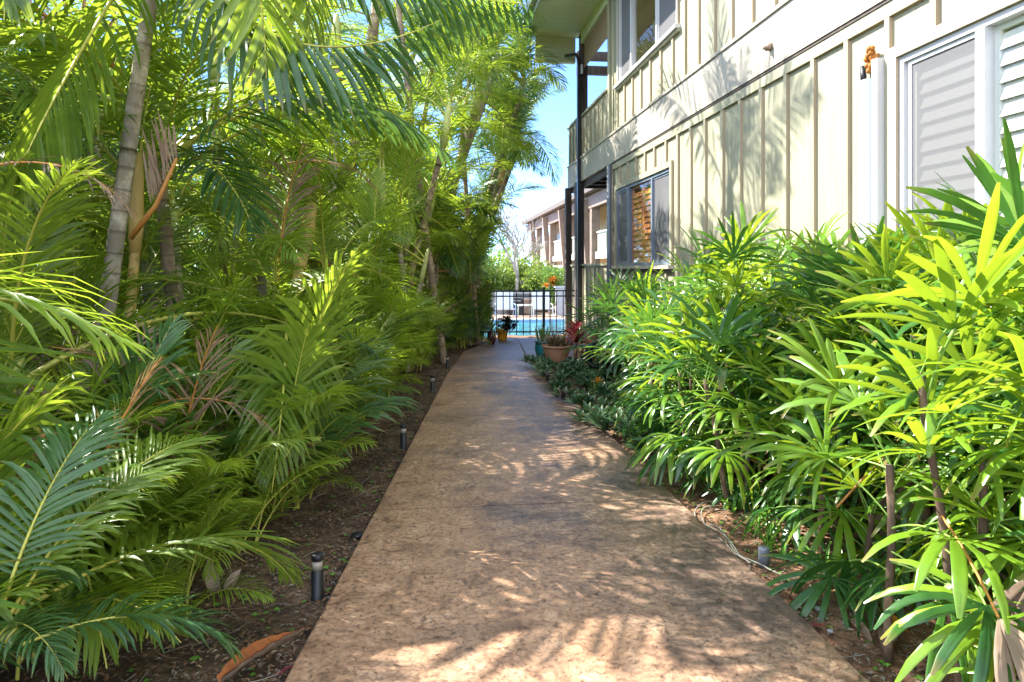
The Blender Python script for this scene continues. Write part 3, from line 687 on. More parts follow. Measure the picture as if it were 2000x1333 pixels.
# second run turning away towards the building corner, short
# ------------------------------------------------------------------ walls and furniture round the pool
def block(name, x0, x1, y0, y1, z0, z1, mat, label, cat, cap=None):
    b = MB(); b.box(x0, x1, y0, y1, z0, z1)
    if cap: b.box(x0 - 0.05, x1 + 0.05, y0 - 0.05, y1 + 0.05, z1 + 0.001, z1 + 0.07, 1)
    return tag(b.build(name, [mat] + ([cap] if cap else [])), label, cat)
block('privacy_wall', 4.97, 7.0, 28.2, 28.45, -0.76, 0.40, 'greywall', 'plain grey wall at the right of the pool deck below the hedge', 'wall', 'greywall')
block('garden_wall', -3.0, 4.3, 29.4, 29.6, -0.76, 0.10, 'whitewall', 'low white wall behind the pool chairs', 'wall', 'whitewall')
def pool_chair(x, y, label, blue):
    t = empty('pool_chair', (x, y, -0.745), label, 'chair', 'sling chairs on the far pool deck')
    w2 = 0.36
    def q(b, n, m): return b.build(n, m, t)
    b = MB(); b.obox((0, 0.32, 0.62), (w2, 0, 0), (0, 0.10, 0.36), (0, 0.012, -0.003)); q(b, 'backrest', 'sling')
    b = MB(); b.obox((0, -0.02, 0.30), (w2, 0, 0), (0, 0.30, -0.03), (0, 0, 0.015)); q(b, 'seat', 'sling')
    for s in (-1, 1):
        b = MB(); b.tube([(s * (w2 + .03), -0.34, 0), (s * (w2 + .03), -0.30, 0.5), (s * (w2 + .03), 0.24, 0.52)], 0.022, 8); q(b, 'armrest', 'blue' if blue else 'white')
        b = MB(); b.tube([(s * (w2 + .01), 0.45, 0), (s * (w2 + .01), 0.22, 0.32), (s * (w2 + .01), -0.3, 0.32)], 0.018, 8); q(b, 'leg', 'blue' if blue else 'white')
    return t
pool_chair(2.80, 27.7, 'white sling pool chair with blue arms, left of the small table', True)
pool_chair(4.30, 27.7, 'white sling pool chair with white frame, right of the small table', False)
t = empty('patio_table', (3.58, 27.8, -0.745), 'small cream patio table between the two pool chairs', 'table')
b = MB(); b.box(-0.32, 0.32, -0.3, 0.3, 0.44, 0.48); b.build('tabletop', 'railpale', t)
for sx in (-1, 1):
    for sy in (-1, 1): b = MB(); b.tube([(sx * 0.28, sy * 0.26, 0), (sx * 0.26, sy * 0.24, 0.44)], 0.02, 6); b.build('leg', 'railpale', t)
t = empty('barbecue_grill', (3.40, 28.9, -0.745), 'dark barbecue cabinet against the low white wall behind the table', 'grill')
b = MB(); b.box(-0.42, 0.22, -0.25, 0.25, 0.06, 0.70); b.build('cabinet', 'black_plastic', t)
b = MB(); b.box(0.24, 0.62, -0.22, 0.22, 0.06, 0.66); b.build('side_cabinet', 'pinkbrown', t)
b = MB(); b.tube([(-0.35, -0.27, 0.6), (0.15, -0.27, 0.6)], 0.012, 6); b.build('handle', 'white', t)
t = empty('pool_shed', (3.25, 33.0, -0.745), 'pale blue and white pool shed behind the low white wall', 'shed')
b = MB(); b.box(-0.62, 0.62, 0, 1.4, 0, 1.25); b.build('wall', 'whitewall', t)
b = MB(); b.box(-0.7, 0.7, -0.08, 1.5, 1.252, 1.42); b.build('roof', 'blue', t)
b = MB(); b.box(-0.45, -0.05, -0.02, 0.0, 0.6, 1.1); b.build('window', 'blue', t); b = MB(); b.box(0.05, 0.45, -0.02, 0.0, 0.6, 1.1); b.build('window', 'blue', t)

# ------------------------------------------------------------------ feathery palm fronds
def frond_mesh(name, pitch, arch, mats, seed, n=46, LL=0.26, WW=0.0098, pet=0.14, vang=0.45, sag=0.10, gaps=0.05, twist=0.0):
    """frond of length 1 growing from the origin towards +X, pitch is the start angle, arch how far it bends over"""
    r = random.Random(seed); b = MB(); N = 22
    pts = [Vector((0, 0, 0))]; dirs = []
    side_b = r.uniform(-0.10, 0.10)
    for i in range(N):
        t = i / (N - 1); a = pitch - arch * (t ** 1.35)
        y = side_b * t
        d = Vector((cos(a) * cos(y), sin(y) * 0.8, sin(a))).normalized(); dirs.append(d); pts.append(pts[-1] + d / N)
    if WW > 0.015: n = 32
    b.tube(pts, [0.0085 * (1 - 0.86 * (i / N)) for i in range(N + 1)], 5, 1, caps=False)
    up0 = Vector((0, 0, 1))
    for i in range(n):
        t = pet + (1 - pet) * (i + 0.5) / n
        f = t * (N - 1); k = min(int(f), N - 2); p = pts[k].lerp(pts[k + 1], f - k); T = dirs[k]
        S0 = T.cross(up0); S0.normalize(); Nn = S0.cross(T)
        tt = (t - pet) / (1 - pet)
        prof = (sin(pi * (0.16 + 0.80 * tt))) ** 0.75
        ang = radians(66 - 44 * tt) + r.uniform(-0.10, 0.10)
        for s in (-1, 1):
            if r.random() < gaps: continue
            ll = LL * prof * r.uniform(0.88, 1.08); va = vang * (1 - 0.5 * tt) + r.uniform(-0.24, 0.24)
            roll = twist * tt
            S = S0 * cos(roll) + Nn * sin(roll) * s
            d = (T * cos(ang) + S * s * sin(ang) * cos(va) + Nn * sin(ang) * sin(va)).normalized()
            b.blade(p, d, Nn + S * s * 0.2, ll, WW * (0.6 + 0.55 * prof), t=min(1, max(0, r.gauss(0.45, 0.22))), droop=sag * r.uniform(0.3, 2.2), prof=[0.4, 0.95, 1.0, 0.8, 0.04], fold=0.45)
    # terminal leaflets
    return b.mesh(name, mats)
PITCH = [84, 68, 50, 30, 8]
ARCH = [34, 58, 76, 80, 66]
FR = {}
def fr_set(key, mats, seeds, **kw):
    for ci, (p, a) in enumerate(zip(PITCH, ARCH)):
        FR[key, ci] = [frond_mesh('frond', R(p), R(a + 14 * (q - 0.5)), mats, 100 + 17 * ci + q + seeds, vang=0.5 if q else 0.2, sag=0.08 + 0.07 * q, **kw) for q in range(2)]
fr_set('mid', ['leaf', 'rachis'], 0)
fr_set('bright', ['leaf_bright', 'rachis'], 40)
fr_set('dark', ['leaf_dark', 'rachis'], 80)
fr_set('dry', ['leaf_dry', 'rachis_dry'], 120, n=26, gaps=0.3)
fr_set('big', ['leaf', 'rachis'], 160, LL=0.31, WW=0.0185)
fr_set('bigdark', ['leaf_dark', 'rachis'], 200, LL=0.31, WW=0.0185)
CAMP = Vector((0, 0, H))
rs_ = random.Random(99)
def in_light(p):
    """thin the hedge where it would keep the sun off the right bed and the wall"""
    def hit(z): t = (p.z - z) / sin(SUN_EL); return p.x - dsun.x * t, p.y - dsun.y * t
    x, y = hit(0.9)
    t = (3.29 - p.x) / -dsun.x; yy = p.y - dsun.y * t; zz = p.z - dsun.z * t
    if zz > 1.0:
        if yy < 2.5 or zz > 4.2: return 0.0
        return 0.80 if noise.noise(Vector((yy * 1.1, zz * 1.1, 4))) > -0.12 else 0.15
    if p.z > 1.0 and x > 1.2: return 0.97 if (y < 7 and noise.noise(Vector((x * 1.3, y * 1.3, 8))) > -0.25) else 0.4
    x, y = hit(0.0)
    x8, y8 = hit(0.8)
    if p.z > 1.7 and -1.5 < x8 < -0.3 and 2.6 < y8 < 9 and noise.noise(Vector((x8 * 1.2, y8 * 0.9, 12))) > -0.15: return 0.85
    lim = 0.30 if y < 3.2 else 0.45
    if lim < x < 1.4: return 0.96 if noise.noise(Vector((x * 1.5, y * 1.1, 2))) > (0.10 if y < 4.5 else 0.12) else 0.22
    if p.z > 1.5 and -1.6 < x <= lim: return 0.25
    return 0.0
def allow_x(y, z):
    """how far the hedge may lean over the path at height z"""
    e = edgeL(y)
    if y > 11.4: e = min(1.25, e + 0.75)
    if z < 0.25: return e - 0.02
    if z < 1.3: return e + 0.08
    if z < 2.0: return e + 0.05 + (z - 1.3) * 0.35
    return e + 0.30 + (z - 2.0) * 0.42 + (0.5 if y > 9 else 0)
def rachis_world(me, mat, ncheck=(6, 11, 16, 22)):
    return [mat @ Vector(me.vertices[k * 5].co) for k in ncheck]
def ok_frond(me, root, mat, limit=True, clear=None):
    ps = rachis_world(me, mat)
    if limit == 1:
        if rs_.random() < max(in_light(root + q) for q in ps[1:]): return False
        top = max((root + q).z for q in ps); d_ = (root.x * sT + root.y * cT)
        if top > 1.15 + 0.40 * max(d_, 3.0) and rs_.random() < 0.9: return False
    for q in ps:
        w_ = root + q
        if limit and w_.x > allow_x(w_.y, w_.z): return False
        if w_.y < 3.4 and (w_ - CAMP).length < 1.95: return False
        if w_.z < gz(w_.y) + 0.03: return False
        pr = proj(w_)
        if clear and pr:
            for (x0, y0, x1, y1, dmax) in clear:
                if x0 < pr[0] < x1 and y0 < pr[1] < y1 and pr[2] < dmax: return False
    return True
# keep the leaning trunks and their surroundings readable, and do not hang foliage right in front of the lens
CLEAR = [(632, 240, 672, 580, 7.2), (692, 190, 722, 350, 7.2), (800, 290, 872, 560, 8.7), (545, 1000, 720, 1200, 2.95), (190, -20, 328, 560, 4.05), (225, 180, 380, 480, 3.85), (310, 300, 360, 600, 4.75), (925, 585, 1022, 690, 11.6), (930, 400, 1130, 660, 13.5), (1040, 0, 1400, 700, 12.5)]
CLEAR_FAR = [(1045, -50, 1500, 125, 99), (1105, 0, 1500, 700, 99), (1000, 400, 1130, 660, 30)]
def trunk_mesh(pts, r0, r1, nring, mat='trunk'):
    b = MB(); n = nring * 4; P = []; Rr = []; Tt = []
    def bez(t):
        if len(pts) == 2: return pts[0].lerp(pts[1], t)
        a = pts[0].lerp(pts[1], t); c = pts[1].lerp(pts[2], t); return a.lerp(c, t)
    rr = random.Random(int(pts[0].x * 1000) + nring)
    offs = [rr.uniform(-0.25, 0.25) for _ in range(nring + 2)]; wq = (0.0, 0.10, 0.5, 0.90)
    for i in range(n + 1):
        q = i % 4; t = min(1, max(0, (i // 4 + wq[q] + offs[i // 4] * 0.25) / nring))
        P.append(bez(t)); ring = 1.0 if q == 0 else 0.0
        Rr.append((r0 + (r1 - r0) * t) * (1.035 if q == 0 else (0.985 if q == 2 else 1.0))); Tt.append((ring * rr.uniform(0.25, 0.8), t))
    b.tube(P, Rr, 12, 0, Tt); return b.mesh('trunk', [mat])
def M4(loc, yaw, tilt, roll, s):
    return Matrix.Translation(loc) @ Euler((roll, -tilt, yaw)).to_matrix().to_4x4() @ Matrix.Scale(s, 4)
def areca(x, y, stems, basal, label, seed, size=1.0, mix=(0.62, 0.25, 0.11, 0.02), limit=True, group='areca palms in the hedge left of the path', cat='palm', bias=0.0, shaft='crownshaft', name='areca_palm', tmat='trunk', nf=8, clear=True):
    """a clumping palm: stems = [(height, lean_x, lean_y, radius)], each with a crown; basal = number of suckers at the ground"""
    r = random.Random(seed); z0 = gz(y) - 0.03; root = Vector((x, y, z0))
    t = empty(name, root, label, cat, group)
    cl = CLEAR if clear else None
    def pick():
        u = r.random(); a = 0
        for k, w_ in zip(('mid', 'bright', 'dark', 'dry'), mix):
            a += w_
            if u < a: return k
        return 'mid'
    def add(loc, ci, L, yaw, key=None):
        for tries in range(7):
            key_ = key or pick()
            if y < 4.3 and size > 0.58 and key_ in ('mid', 'dark') and r.random() < 0.6: key_ = 'big' if key_ == 'mid' else 'bigdark'
            me = r.choice(FR[key_, ci]); s = L * r.uniform(0.88, 1.1) * (1 - 0.05 * tries)
            m = M4(loc, yaw + r.uniform(-0.3, 0.3) + tries * r.uniform(-0.5, 0.5), r.uniform(-0.10, 0.10), r.uniform(-0.25, 0.25), s)
            if ok_frond(me, root, m, limit, cl): place('frond', me, t, m); return
            if tries > 3: ci = max(0, ci - 1)
    for (h, lx, ly, rad) in stems:
        bx, by = r.uniform(-0.16, 0.16), r.uniform(-0.16, 0.16)
        p0 = Vector((bx, by, 0)); p2 = Vector((bx + lx, by + ly, h)); p1 = p0.lerp(p2, 0.5) + Vector((-lx * 0.18, -ly * 0.1, h * 0.05))
        if h > 0.5:
            place('trunk', trunk_mesh([p0, p1, p2], rad * 1.15, rad * 0.85, max(4, int(h / 0.13)), tmat), t, Matrix())
        ax = (p2 - p1).normalized(); q = p2 + ax * 0.42
        b = MB(); b.tube([p2 - ax * 0.01, p2 + ax * 0.1, p2 + ax * 0.3, q], [rad * 0.95, rad * 1.1, rad * 0.9, rad * 0.45], 10)
        b.build('crownshaft', shaft, t, True)
        g = r.uniform(0, 6.28)
        for i in range(nf):
            ci = min(4, int(i * 5 / nf)); L = size * (1.5 + 0.25 * min(ci, 3)) * (0.9 if h < 1.2 else 1)
            add(p2 + ax * (0.36 - 0.04 * ci), ci, L, g + i * 2.4 + bias)
        if r.random() < 0.35: add(p2 + ax * 0.1, 4, size * 1.3, r.uniform(0, 6.28), 'dry')
    g = r.uniform(0, 6.28)
    for i in range(basal):
        a = g + i * 2.4; rr = r.uniform(0.03, 0.22)
        add(Vector((cos(a) * rr, sin(a) * rr, 0.02)), r.choice((0, 0, 0, 1, 1, 1, 2, 2, 3)), size * r.uniform(0.85, 1.55), a)
    return t
WORDS = ['first', 'second', 'third', 'fourth', 'fifth', 'sixth', 'seventh', 'eighth', 'ninth', 'tenth', 'eleventh', 'twelfth', 'thirteenth']
rp_ = random.Random(11)
# front row along the path
frontY = [1.75, 2.75, 3.75, 4.7, 5.6, 6.6, 7.5, 8.4, 9.3, 10.3, 11.5, 12.9, 14.4]
for i, y in enumerate(frontY):
    x = edgeL(y) - (1.0 if y < 3.5 else 0.66) + rp_.uniform(-0.1, 0.1)
    st = []
    if i in (3, 5, 6, 8, 10): st = [(rp_.uniform(0.5, 0.9), rp_.uniform(-0.2, 0.1), rp_.uniform(-0.15, 0.15), 0.028)]
    if i >= 7: st = [(rp_.uniform(0.6, 1.1), rp_.uniform(-0.1, 0.3), rp_.uniform(-0.3, 0.3), 0.03), (rp_.uniform(1.3, 2.2), rp_.uniform(-0.1, 0.3), rp_.uniform(-0.3, 0.3), 0.036)]
    bright = 4 < y < 10.5  # lighter leaf colour here stands in for sun on the front row
    areca(x, y, st, 26 if y > 3 else 20, f'{WORDS[i]} low feathery palm from the camera in the front row beside the path', 300 + i, size=0.92 if y > 3 else 0.72,
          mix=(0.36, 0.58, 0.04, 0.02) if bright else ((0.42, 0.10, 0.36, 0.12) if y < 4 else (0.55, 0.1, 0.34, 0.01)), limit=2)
for i, (x, y, sz) in enumerate([(-1.35, 2.35, 0.62), (-1.75, 2.9, 0.75), (-1.25, 3.15, 0.70), (-2.1, 3.6, 0.85), (-1.35, 4.15, 0.85), (-1.0, 5.1, 0.9), (-1.55, 1.75, 0.6), (-1.0, 6.1, 0.9), (-0.8, 7.1, 0.9), (-0.7, 8.0, 0.9), (-0.45, 9.2, 0.95), (-0.3, 10.4, 0.95)]):
    areca(x, y, [], 24, f'{WORDS[i]} stemless feathery palm tuft from the camera filling in behind the front row', 440 + i, size=sz, mix=(0.48, 0.26, 0.18, 0.08), limit=2)
for i, (x, y, sz) in enumerate([(-1.0, 2.55, 0.38), (-0.98, 3.1, 0.50), (-0.86, 3.7, 0.50), (-0.75, 4.4, 0.55)]):
    areca(x, y, [], 20, f'{WORDS[i]} small fine leaved palm seedling clump from the camera near the left path edge', 470 + i, size=sz, mix=(0.45, 0.45, 0.04, 0.06), limit=2, group='small palm clumps at the left path edge')
# middle row
midY = [1.9, 3.1, 4.4, 5.6, 6.9, 8.3, 9.8, 11.4, 13.2, 15.0]
for i, y in enumerate(midY):
    x = edgeL(y) - 1.75 + rp_.uniform(-0.2, 0.2)
    hs = rp_.uniform(0.9, 1.5) + (0.5 if y > 7 else 0); hb = hs + rp_.uniform(0.5, 0.9)
    st = [(hs, rp_.uniform(-0.2, 0.35), rp_.uniform(-0.3, 0.3), 0.04), (hb if y > 3.5 else 1.2, rp_.uniform(-0.3, 0.3), rp_.uniform(-0.4, 0.2), 0.045)]
    if y < 4.6: st = [(0.45, 0.1, 0.1, 0.035)]
    areca(x, y, st, 18, f'{WORDS[i]} bushy areca palm from the camera in the middle row of the hedge', 340 + i, size=0.92)
backY = [2.6, 4.0, 5.5, 7.2, 9.0, 11.0, 13.0, 15.5]
for i, y in enumerate(backY):
    x = edgeL(y) - 2.95 + rp_.uniform(-0.25, 0.25)
    st = [(rp_.uniform(1.9, 2.5), rp_.uniform(-0.3, 0.3), rp_.uniform(-0.4, 0.4), 0.05), (rp_.uniform(2.6, 3.3), rp_.uniform(-0.4, 0.4), rp_.uniform(-0.4, 0.4), 0.05), (rp_.uniform(0.8, 1.3), 0.2, 0, 0.04)]
    areca(x, y, st, 9, f'{WORDS[i]} tall areca palm from the camera in the back row of the hedge', 380 + i, size=1.05, mix=(0.66, 0.16, 0.16, 0.02))
for i, (x, y) in enumerate([(-4.9, 4.2), (-4.9, 6.6), (-4.7, 9.2), (-4.4, 12.2), (-4.0, 15.6), (-6.2, 8.0), (-6.0, 12.0)]):
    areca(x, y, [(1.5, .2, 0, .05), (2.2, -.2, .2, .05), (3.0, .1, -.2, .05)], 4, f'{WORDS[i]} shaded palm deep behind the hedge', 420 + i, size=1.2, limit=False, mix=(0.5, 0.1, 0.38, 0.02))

# ---- tall palms whose trunks show
def tall(px0, py0, px1, py1, y0, y1, rad, label, seed, extra=0.6, size=1.1, nf=10, mat='trunk', shaft='crownshaft', mix=(0.7, 0.15, 0.13, 0.02), limit=True, dcol=False, name='areca_palm', leanout=0.0):
    """trunk through two picture points at known distances, standing on the ground, crown above the upper point"""
    a = atY(px0, py0, y0); c = atY(px1, py1, y1); d = (c - a)
    z0 = gz(y0) - 0.03; base = a + d * ((z0 - a.z) / d.z); top = a + d * (1 + extra / d.length)
    t = empty(name, base, label, 'palm', 'tall palms with bare trunks in the hedge')
    p2 = top - base
    me = trunk_mesh([Vector((0, 0, 0)), p2 * 0.5 + Vector((-0.03 * p2.z * 0.4, 0, 0)), p2], rad * 1.12, rad * 0.85, max(6, int(p2.z / 0.12)), mat)
    place('trunk', me, t, Matrix())
    ax = (d.normalized() + Vector((0, 0, 0.6))).normalized()
    b = MB(); b.tube([p2 - ax * 0.02, p2 + ax * 0.15, p2 + ax * 0.45, p2 + ax * 0.6], [rad * 0.95, rad * 1.25, rad * 0.95, rad * 0.5], 12); b.build('crownshaft', shaft, t, True)
    r = random.Random(seed); g = r.uniform(0, 6.28)
    for i in range(nf):
        ci = min(4, int(i * 5 / nf)); L = size * (1.5 + 0.22 * min(ci, 3))
        for tries in range(8):
            u = r.random(); key = 'mid' if u < mix[0] else ('bright' if u < mix[0] + mix[1] else ('dark' if u < 1 - mix[3] else 'dry'))
            me = r.choice(FR[key, ci]); m = M4(p2 + ax * (0.5 - 0.05 * ci), g + i * 2.4 + r.uniform(-0.3, 0.3) + tries * 0.5, r.uniform(-0.1, 0.1), r.uniform(-0.3, 0.3), L * r.uniform(0.9, 1.1))
            if ok_frond(me, base, m, limit, CLEAR if y0 < 12 else CLEAR_FAR): place('frond', me, t, m); break
    return t
tall(213, 620, 300, 0, 4.2, 4.2, 0.045, 'tallest pale grey ringed palm trunk leaning right at the left of the picture', 501, extra=0.95, nf=5)
tall(348, 660, 312, 330, 4.9, 4.9, 0.047, 'brown palm trunk leaning left just behind the pale ringed trunk', 502, extra=0.02, nf=6, mat='trunk_brown', size=1.15)
tall(650, 600, 655, 240, 7.8, 7.8, 0.05, 'slim grey palm trunk standing upright near the middle of the hedge', 503, extra=0.6, nf=9)
tall(690, 330, 712, 190, 9.9, 9.9, 0.075, 'thick brownish palm trunk just right of the slim grey one', 504, limit=2, extra=2.9, nf=11, mat='trunk_brown')
tall(795, 575, 862, 300, 9.2, 9.2, 0.045, 'slender palm leaning right with a green upper stem at the hedge centre', 505, extra=0.1, nf=9, size=0.9, mat='trunk_brown')
tall(562, 635, 592, 500, 6.2, 6.2, 0.055, 'short palm with an orange tan smooth stem in the hedge', 506, extra=0.05, nf=7, size=0.75, mat='crownshaft_tan', shaft='crownshaft_tan')
tall(255, 630, 262, 520, 4.5, 4.5, 0.035, 'thin yellow stemmed palm between the two big leaning trunks', 507, extra=0.1, nf=6, size=0.7, mat='crownshaft_tan', shaft='crownshaft_tan')
tall(738, 640, 742, 500, 7.9, 7.9, 0.04, 'thin upright palm stem between the grey trunk and the slender leaning palm', 508, extra=0.5, nf=7, size=0.8)
tall(880, 390, 905, 300, 13.5, 13.5, 0.09, 'brown trunked palm leaning right high in the far hedge', 509, extra=0.8, nf=11, size=1.25, mat='trunk_brown', limit=False, mix=(0.75, 0.1, 0.15, 0))
tall(900, 520, 965, 380, 15.8, 15.8, 0.08, 'dark crowned palm standing left of the pool fence', 510, extra=0.25, nf=12, size=1.15, mat='trunk_brown', limit=False, shaft='crownshaft_tan', mix=(0.5, 0.0, 0.5, 0))
tall(915, 560, 995, 330, 16.8, 16.8, 0.09, 'palm with drooping fronds against the sky beyond the pool fence', 511, extra=0.3, nf=13, size=1.25, mat='trunk_brown', limit=False, mix=(0.5, 0.0, 0.5, 0))
tall(900, 330, 945, 200, 14.2, 14.2, 0.08, 'tallest palm whose fronds reach towards the roof eave', 512, extra=0.5, nf=13, size=1.3, limit=False, mix=(0.45, 0.55, 0, 0))
tall(915, 520, 1012, 205, 15.2, 15.2, 0.07, 'green crowned palm leaning towards the upstairs balcony', 515, extra=0.1, nf=13, size=1.15, mat='trunk_brown', limit=False, mix=(0.6, 0.3, 0.1, 0))
tall(905, 520, 985, 285, 16.0, 16.0, 0.08, 'dense dark green crown hanging into the sky gap left of the building corner', 514, extra=0.1, nf=15, size=1.3, mat='trunk_brown', limit=False, mix=(0.55, 0.1, 0.35, 0))
tall(930, 560, 940, 480, 14.8, 14.8, 0.05, 'shorter dark palm at the far end of the hedge behind the flower pots', 513, extra=0.2, nf=11, size=0.85, limit=False, mix=(0.3, 0.0, 0.7, 0))

for i, (px, py, Y, hh) in enumerate([(560, 90, 9.0, .5), (640, 150, 10.5, .5), (735, 110, 10.0, .5), (800, 200, 11.5, .4), (850, 90, 12.5, .6), (780, 20, 9.5, .4), (900, 190, 13.2, .4), (870, 300, 12.2, .3), (930, 60, 15.5, .6), (480, 40, 7.8, .5), (420, 180, 6.8, .3)]):
    tall(px - 60 + 43 * (i * 7 % 4) // 1, 560, px, py, Y, Y, 0.045, f'{WORDS[i]} slim high crowned palm filling the top of the hedge', 540 + i, extra=hh * 0.5, nf=10, size=1.0, mat='trunk_brown', mix=(0.5, 0.42, 0.07, 0.01), limit=True)
# ---- single big fronds that the photo shows clearly belong to near palms
def hero_palm(label, seed, base, fronds, group=None):
    """a palm beside the camera: its stem base and fronds from A to B (world points), with a sideways arch"""
    t = empty('areca_palm', base, label, 'palm', group); base = Vector(base)
    r = random.Random(seed)
    for (A, B, key, ci, rollv) in fronds:
        A, B = Vector(A), Vector(B); me = r.choice(FR[key, ci])
        tipl = Vector(me.vertices[22 * 5].co)
        ch = B - A; s = ch.length / tipl.length
        yaw = atan2(ch.y, ch.x); el = atan2(ch.z, sqrt(ch.x ** 2 + ch.y ** 2)); el0 = atan2(tipl.z, tipl.x)
        m = Matrix.Translation(A - base) @ Euler((0, 0, yaw)).to_matrix().to_4x4() @ Euler((rollv, 0, 0)).to_matrix().to_4x4() @ Euler((0, -(el - el0), 0)).to_matrix().to_4x4() @ Matrix.Scale(s, 4)
        place('frond', me, t, m)
    return t
P = atY
def hero_fronds(t, fronds):
    for (A, B, key, ci, rollv) in fronds:
        A, B = Vector(A), Vector(B); me = random.Random(int(B.x * 100)).choice(FR[key, ci])
        tipl = Vector(me.vertices[22 * 5].co); ch = B - A; s = ch.length / tipl.length
        yaw = atan2(ch.y, ch.x); el = atan2(ch.z, sqrt(ch.x ** 2 + ch.y ** 2)); el0 = atan2(tipl.z, tipl.x)
        m = Matrix.Translation(A - t.location) @ Euler((0, 0, yaw)).to_matrix().to_4x4() @ Euler((rollv, 0, 0)).to_matrix().to_4x4() @ Euler((0, -(el - el0), 0)).to_matrix().to_4x4() @ Matrix.Scale(s, 4)
        place('frond', me, t, m)
Q = P(345, -270, 4.15)
hero_fronds([o for o in bpy.data.objects if o.get('label', '').startswith('tallest pale grey')][0],
    [(Q, P(1030, 0, 5.0), 'big', 2, 0.0), (Q, P(900, 70, 5.6), 'big', 2, 0.25), (Q, P(640, 130, 3.7), 'big', 2, -0.1), (Q, P(30, 40, 3.0), 'big', 2, 0), (Q, P(480, 160, 3.3), 'big', 2, 0.1), (Q, P(-60, 220, 4.0), 'bigdark', 3, 0), (Q, P(760, 30, 4.4), 'bright', 2, 0.1)])
Q = P(318, 312, 4.85)
hero_fronds([o for o in bpy.data.objects if o.get('label', '').startswith('brown palm trunk leaning left')][0],
    [(Q, P(830, 300, 5.2), 'big', 2, 0.1), (Q, P(790, 215, 5.4), 'big', 2, -0.2), (Q, P(60, 90, 3.4), 'big', 2, 0.2), (Q, P(560, 20, 4.2), 'big', 1, 0.3), (Q, P(20, 420, 3.6), 'big', 3, 0.1), (Q, P(470, 470, 4.0), 'bigdark', 3, 0.1)])
for i, (x, y) in enumerate([(0.35, 12.2), (0.60, 13.0), (0.8, 13.9), (0.95, 14.7), (0.0, 11.6), (0.2, 13.6), (0.45, 14.6)]):
    areca(x, y, [(0.8 + 0.2 * i, 0.0, 0.1, 0.03)], 20, f'{WORDS[i]} dark leafy palm from the camera behind the left flower pots', 480 + i, size=1.0, mix=(0.35, 0.05, 0.60, 0), group='dark palms at the end of the path', limit=2)
hp = hero_palm('low palm at the lower left whose blue green frond arches over the soil', 3, (-1.45, 2.05, 0),
          [(P(60, 1180, 1.9), P(575, 1140, 2.5), 'big', 3, -0.1), (P(40, 1260, 1.75), P(470, 1290, 1.9), 'bigdark', 3, 0.0), (P(20, 1200, 1.7), P(330, 940, 2.2), 'big', 2, 0.1), (P(0, 1240, 1.65), P(120, 1330, 1.45), 'bigdark', 3, 0.1), (P(30, 1200, 1.9), P(420, 860, 2.6), 'bright', 2, 0.1), (P(0, 1200, 1.7), P(180, 800, 2.1), 'bigdark', 1, 0.1)])
b = MB()
for k in range(6): b.tube([(random.Random(k).uniform(-.1, .1), random.Random(k + 9).uniform(-.1, .1), -0.02), P(30, 1215, 1.8) - Vector((-1.45, 2.05, 0)) + Vector((0, 0, -0.02))], [0.014, 0.008], 6)
b.build('stalk', 'rachis', hp, True)
def comb_frond(owner, A, Bm, C, leaf, Lf, Wf, n, hang, seed, r0=0.013):
    """one big frond along A-Bm-C whose leaflets hang or stand out"""
    A, Bm, C = Vector(A), Vector(Bm), Vector(C); r = random.Random(seed); b = MB(); N = 26
    ctrl = Bm * 2 - (A + C) * 0.5; pts = [A * (1 - t) ** 2 + ctrl * 2 * t * (1 - t) + C * t * t for t in [k / N for k in range(N + 1)]]
    pts = [p - owner.location for p in pts]
    b.tube(pts, [r0 * (1 - 0.85 * k / N) for k in range(N + 1)], 6, 1)
    for i in range(n):
        t = 0.1 + 0.9 * (i + 0.5) / n; f = t * N; k = min(int(f), N - 1); p = pts[k].lerp(pts[k + 1], f - k); T = (pts[k + 1] - pts[k]).normalized()
        S0 = T.cross(Vector((0, 0, 1))).normalized(); prof = sin(pi * (0.18 + 0.76 * t)) ** 0.7; an = R(72 - 44 * t)
        for sg in (-1, 1):
            if r.random() < 0.05: continue
            d = (T * cos(an) + S0 * sg * sin(an) * 0.75 + Vector((0, 0, -hang + r.uniform(-0.15, 0.15)))).normalized()
            b.blade(p, d, Vector((0, 0, 1)) + S0 * sg * 0.5, Lf * prof * r.uniform(0.85, 1.1), Wf * (0.5 + 0.6 * prof), t=min(1, max(0, r.gauss(0.45, 0.22))), droop=0.10 * r.uniform(0.4, 2.0), prof=[0.4, 0.9, 1.0, 0.8, 0.04], fold=0.45)
    b.build('frond', [leaf, 'rachis'], owner, True)
own = [o for o in bpy.data.objects if o.get('label', '').startswith('brown palm trunk leaning left')][0]
comb_frond(own, P(330, 330, 4.6), P(590, 180, 4.1), P(885, 310, 4.3), 'leaf_dark', 0.40, 0.026, 34, 0.35, 1)
comb_frond(own, P(330, 350, 4.6), P(610, 215, 4.6), P(800, 290, 5.0), 'leaf', 0.42, 0.026, 32, 0.3, 2)
own = [o for o in bpy.data.objects if o.get('label', '').startswith('tallest pale grey')][0]
comb_frond(own, P(345, -200, 4.15), P(520, 62, 3.5), P(860, 40, 3.6), 'leaf_dark', 0.52, 0.034, 32, 0.9, 3)
comb_frond(own, P(345, -230, 4.15), P(720, -60, 3.8), P(1040, 10, 4.3), 'leaf_dark', 0.42, 0.028, 36, 0.8, 4)
comb_frond(own, P(345, -200, 4.15), P(170, 80, 3.4), P(40, 330, 3.0), 'leaf', 0.50, 0.032, 30, 0.5, 5)
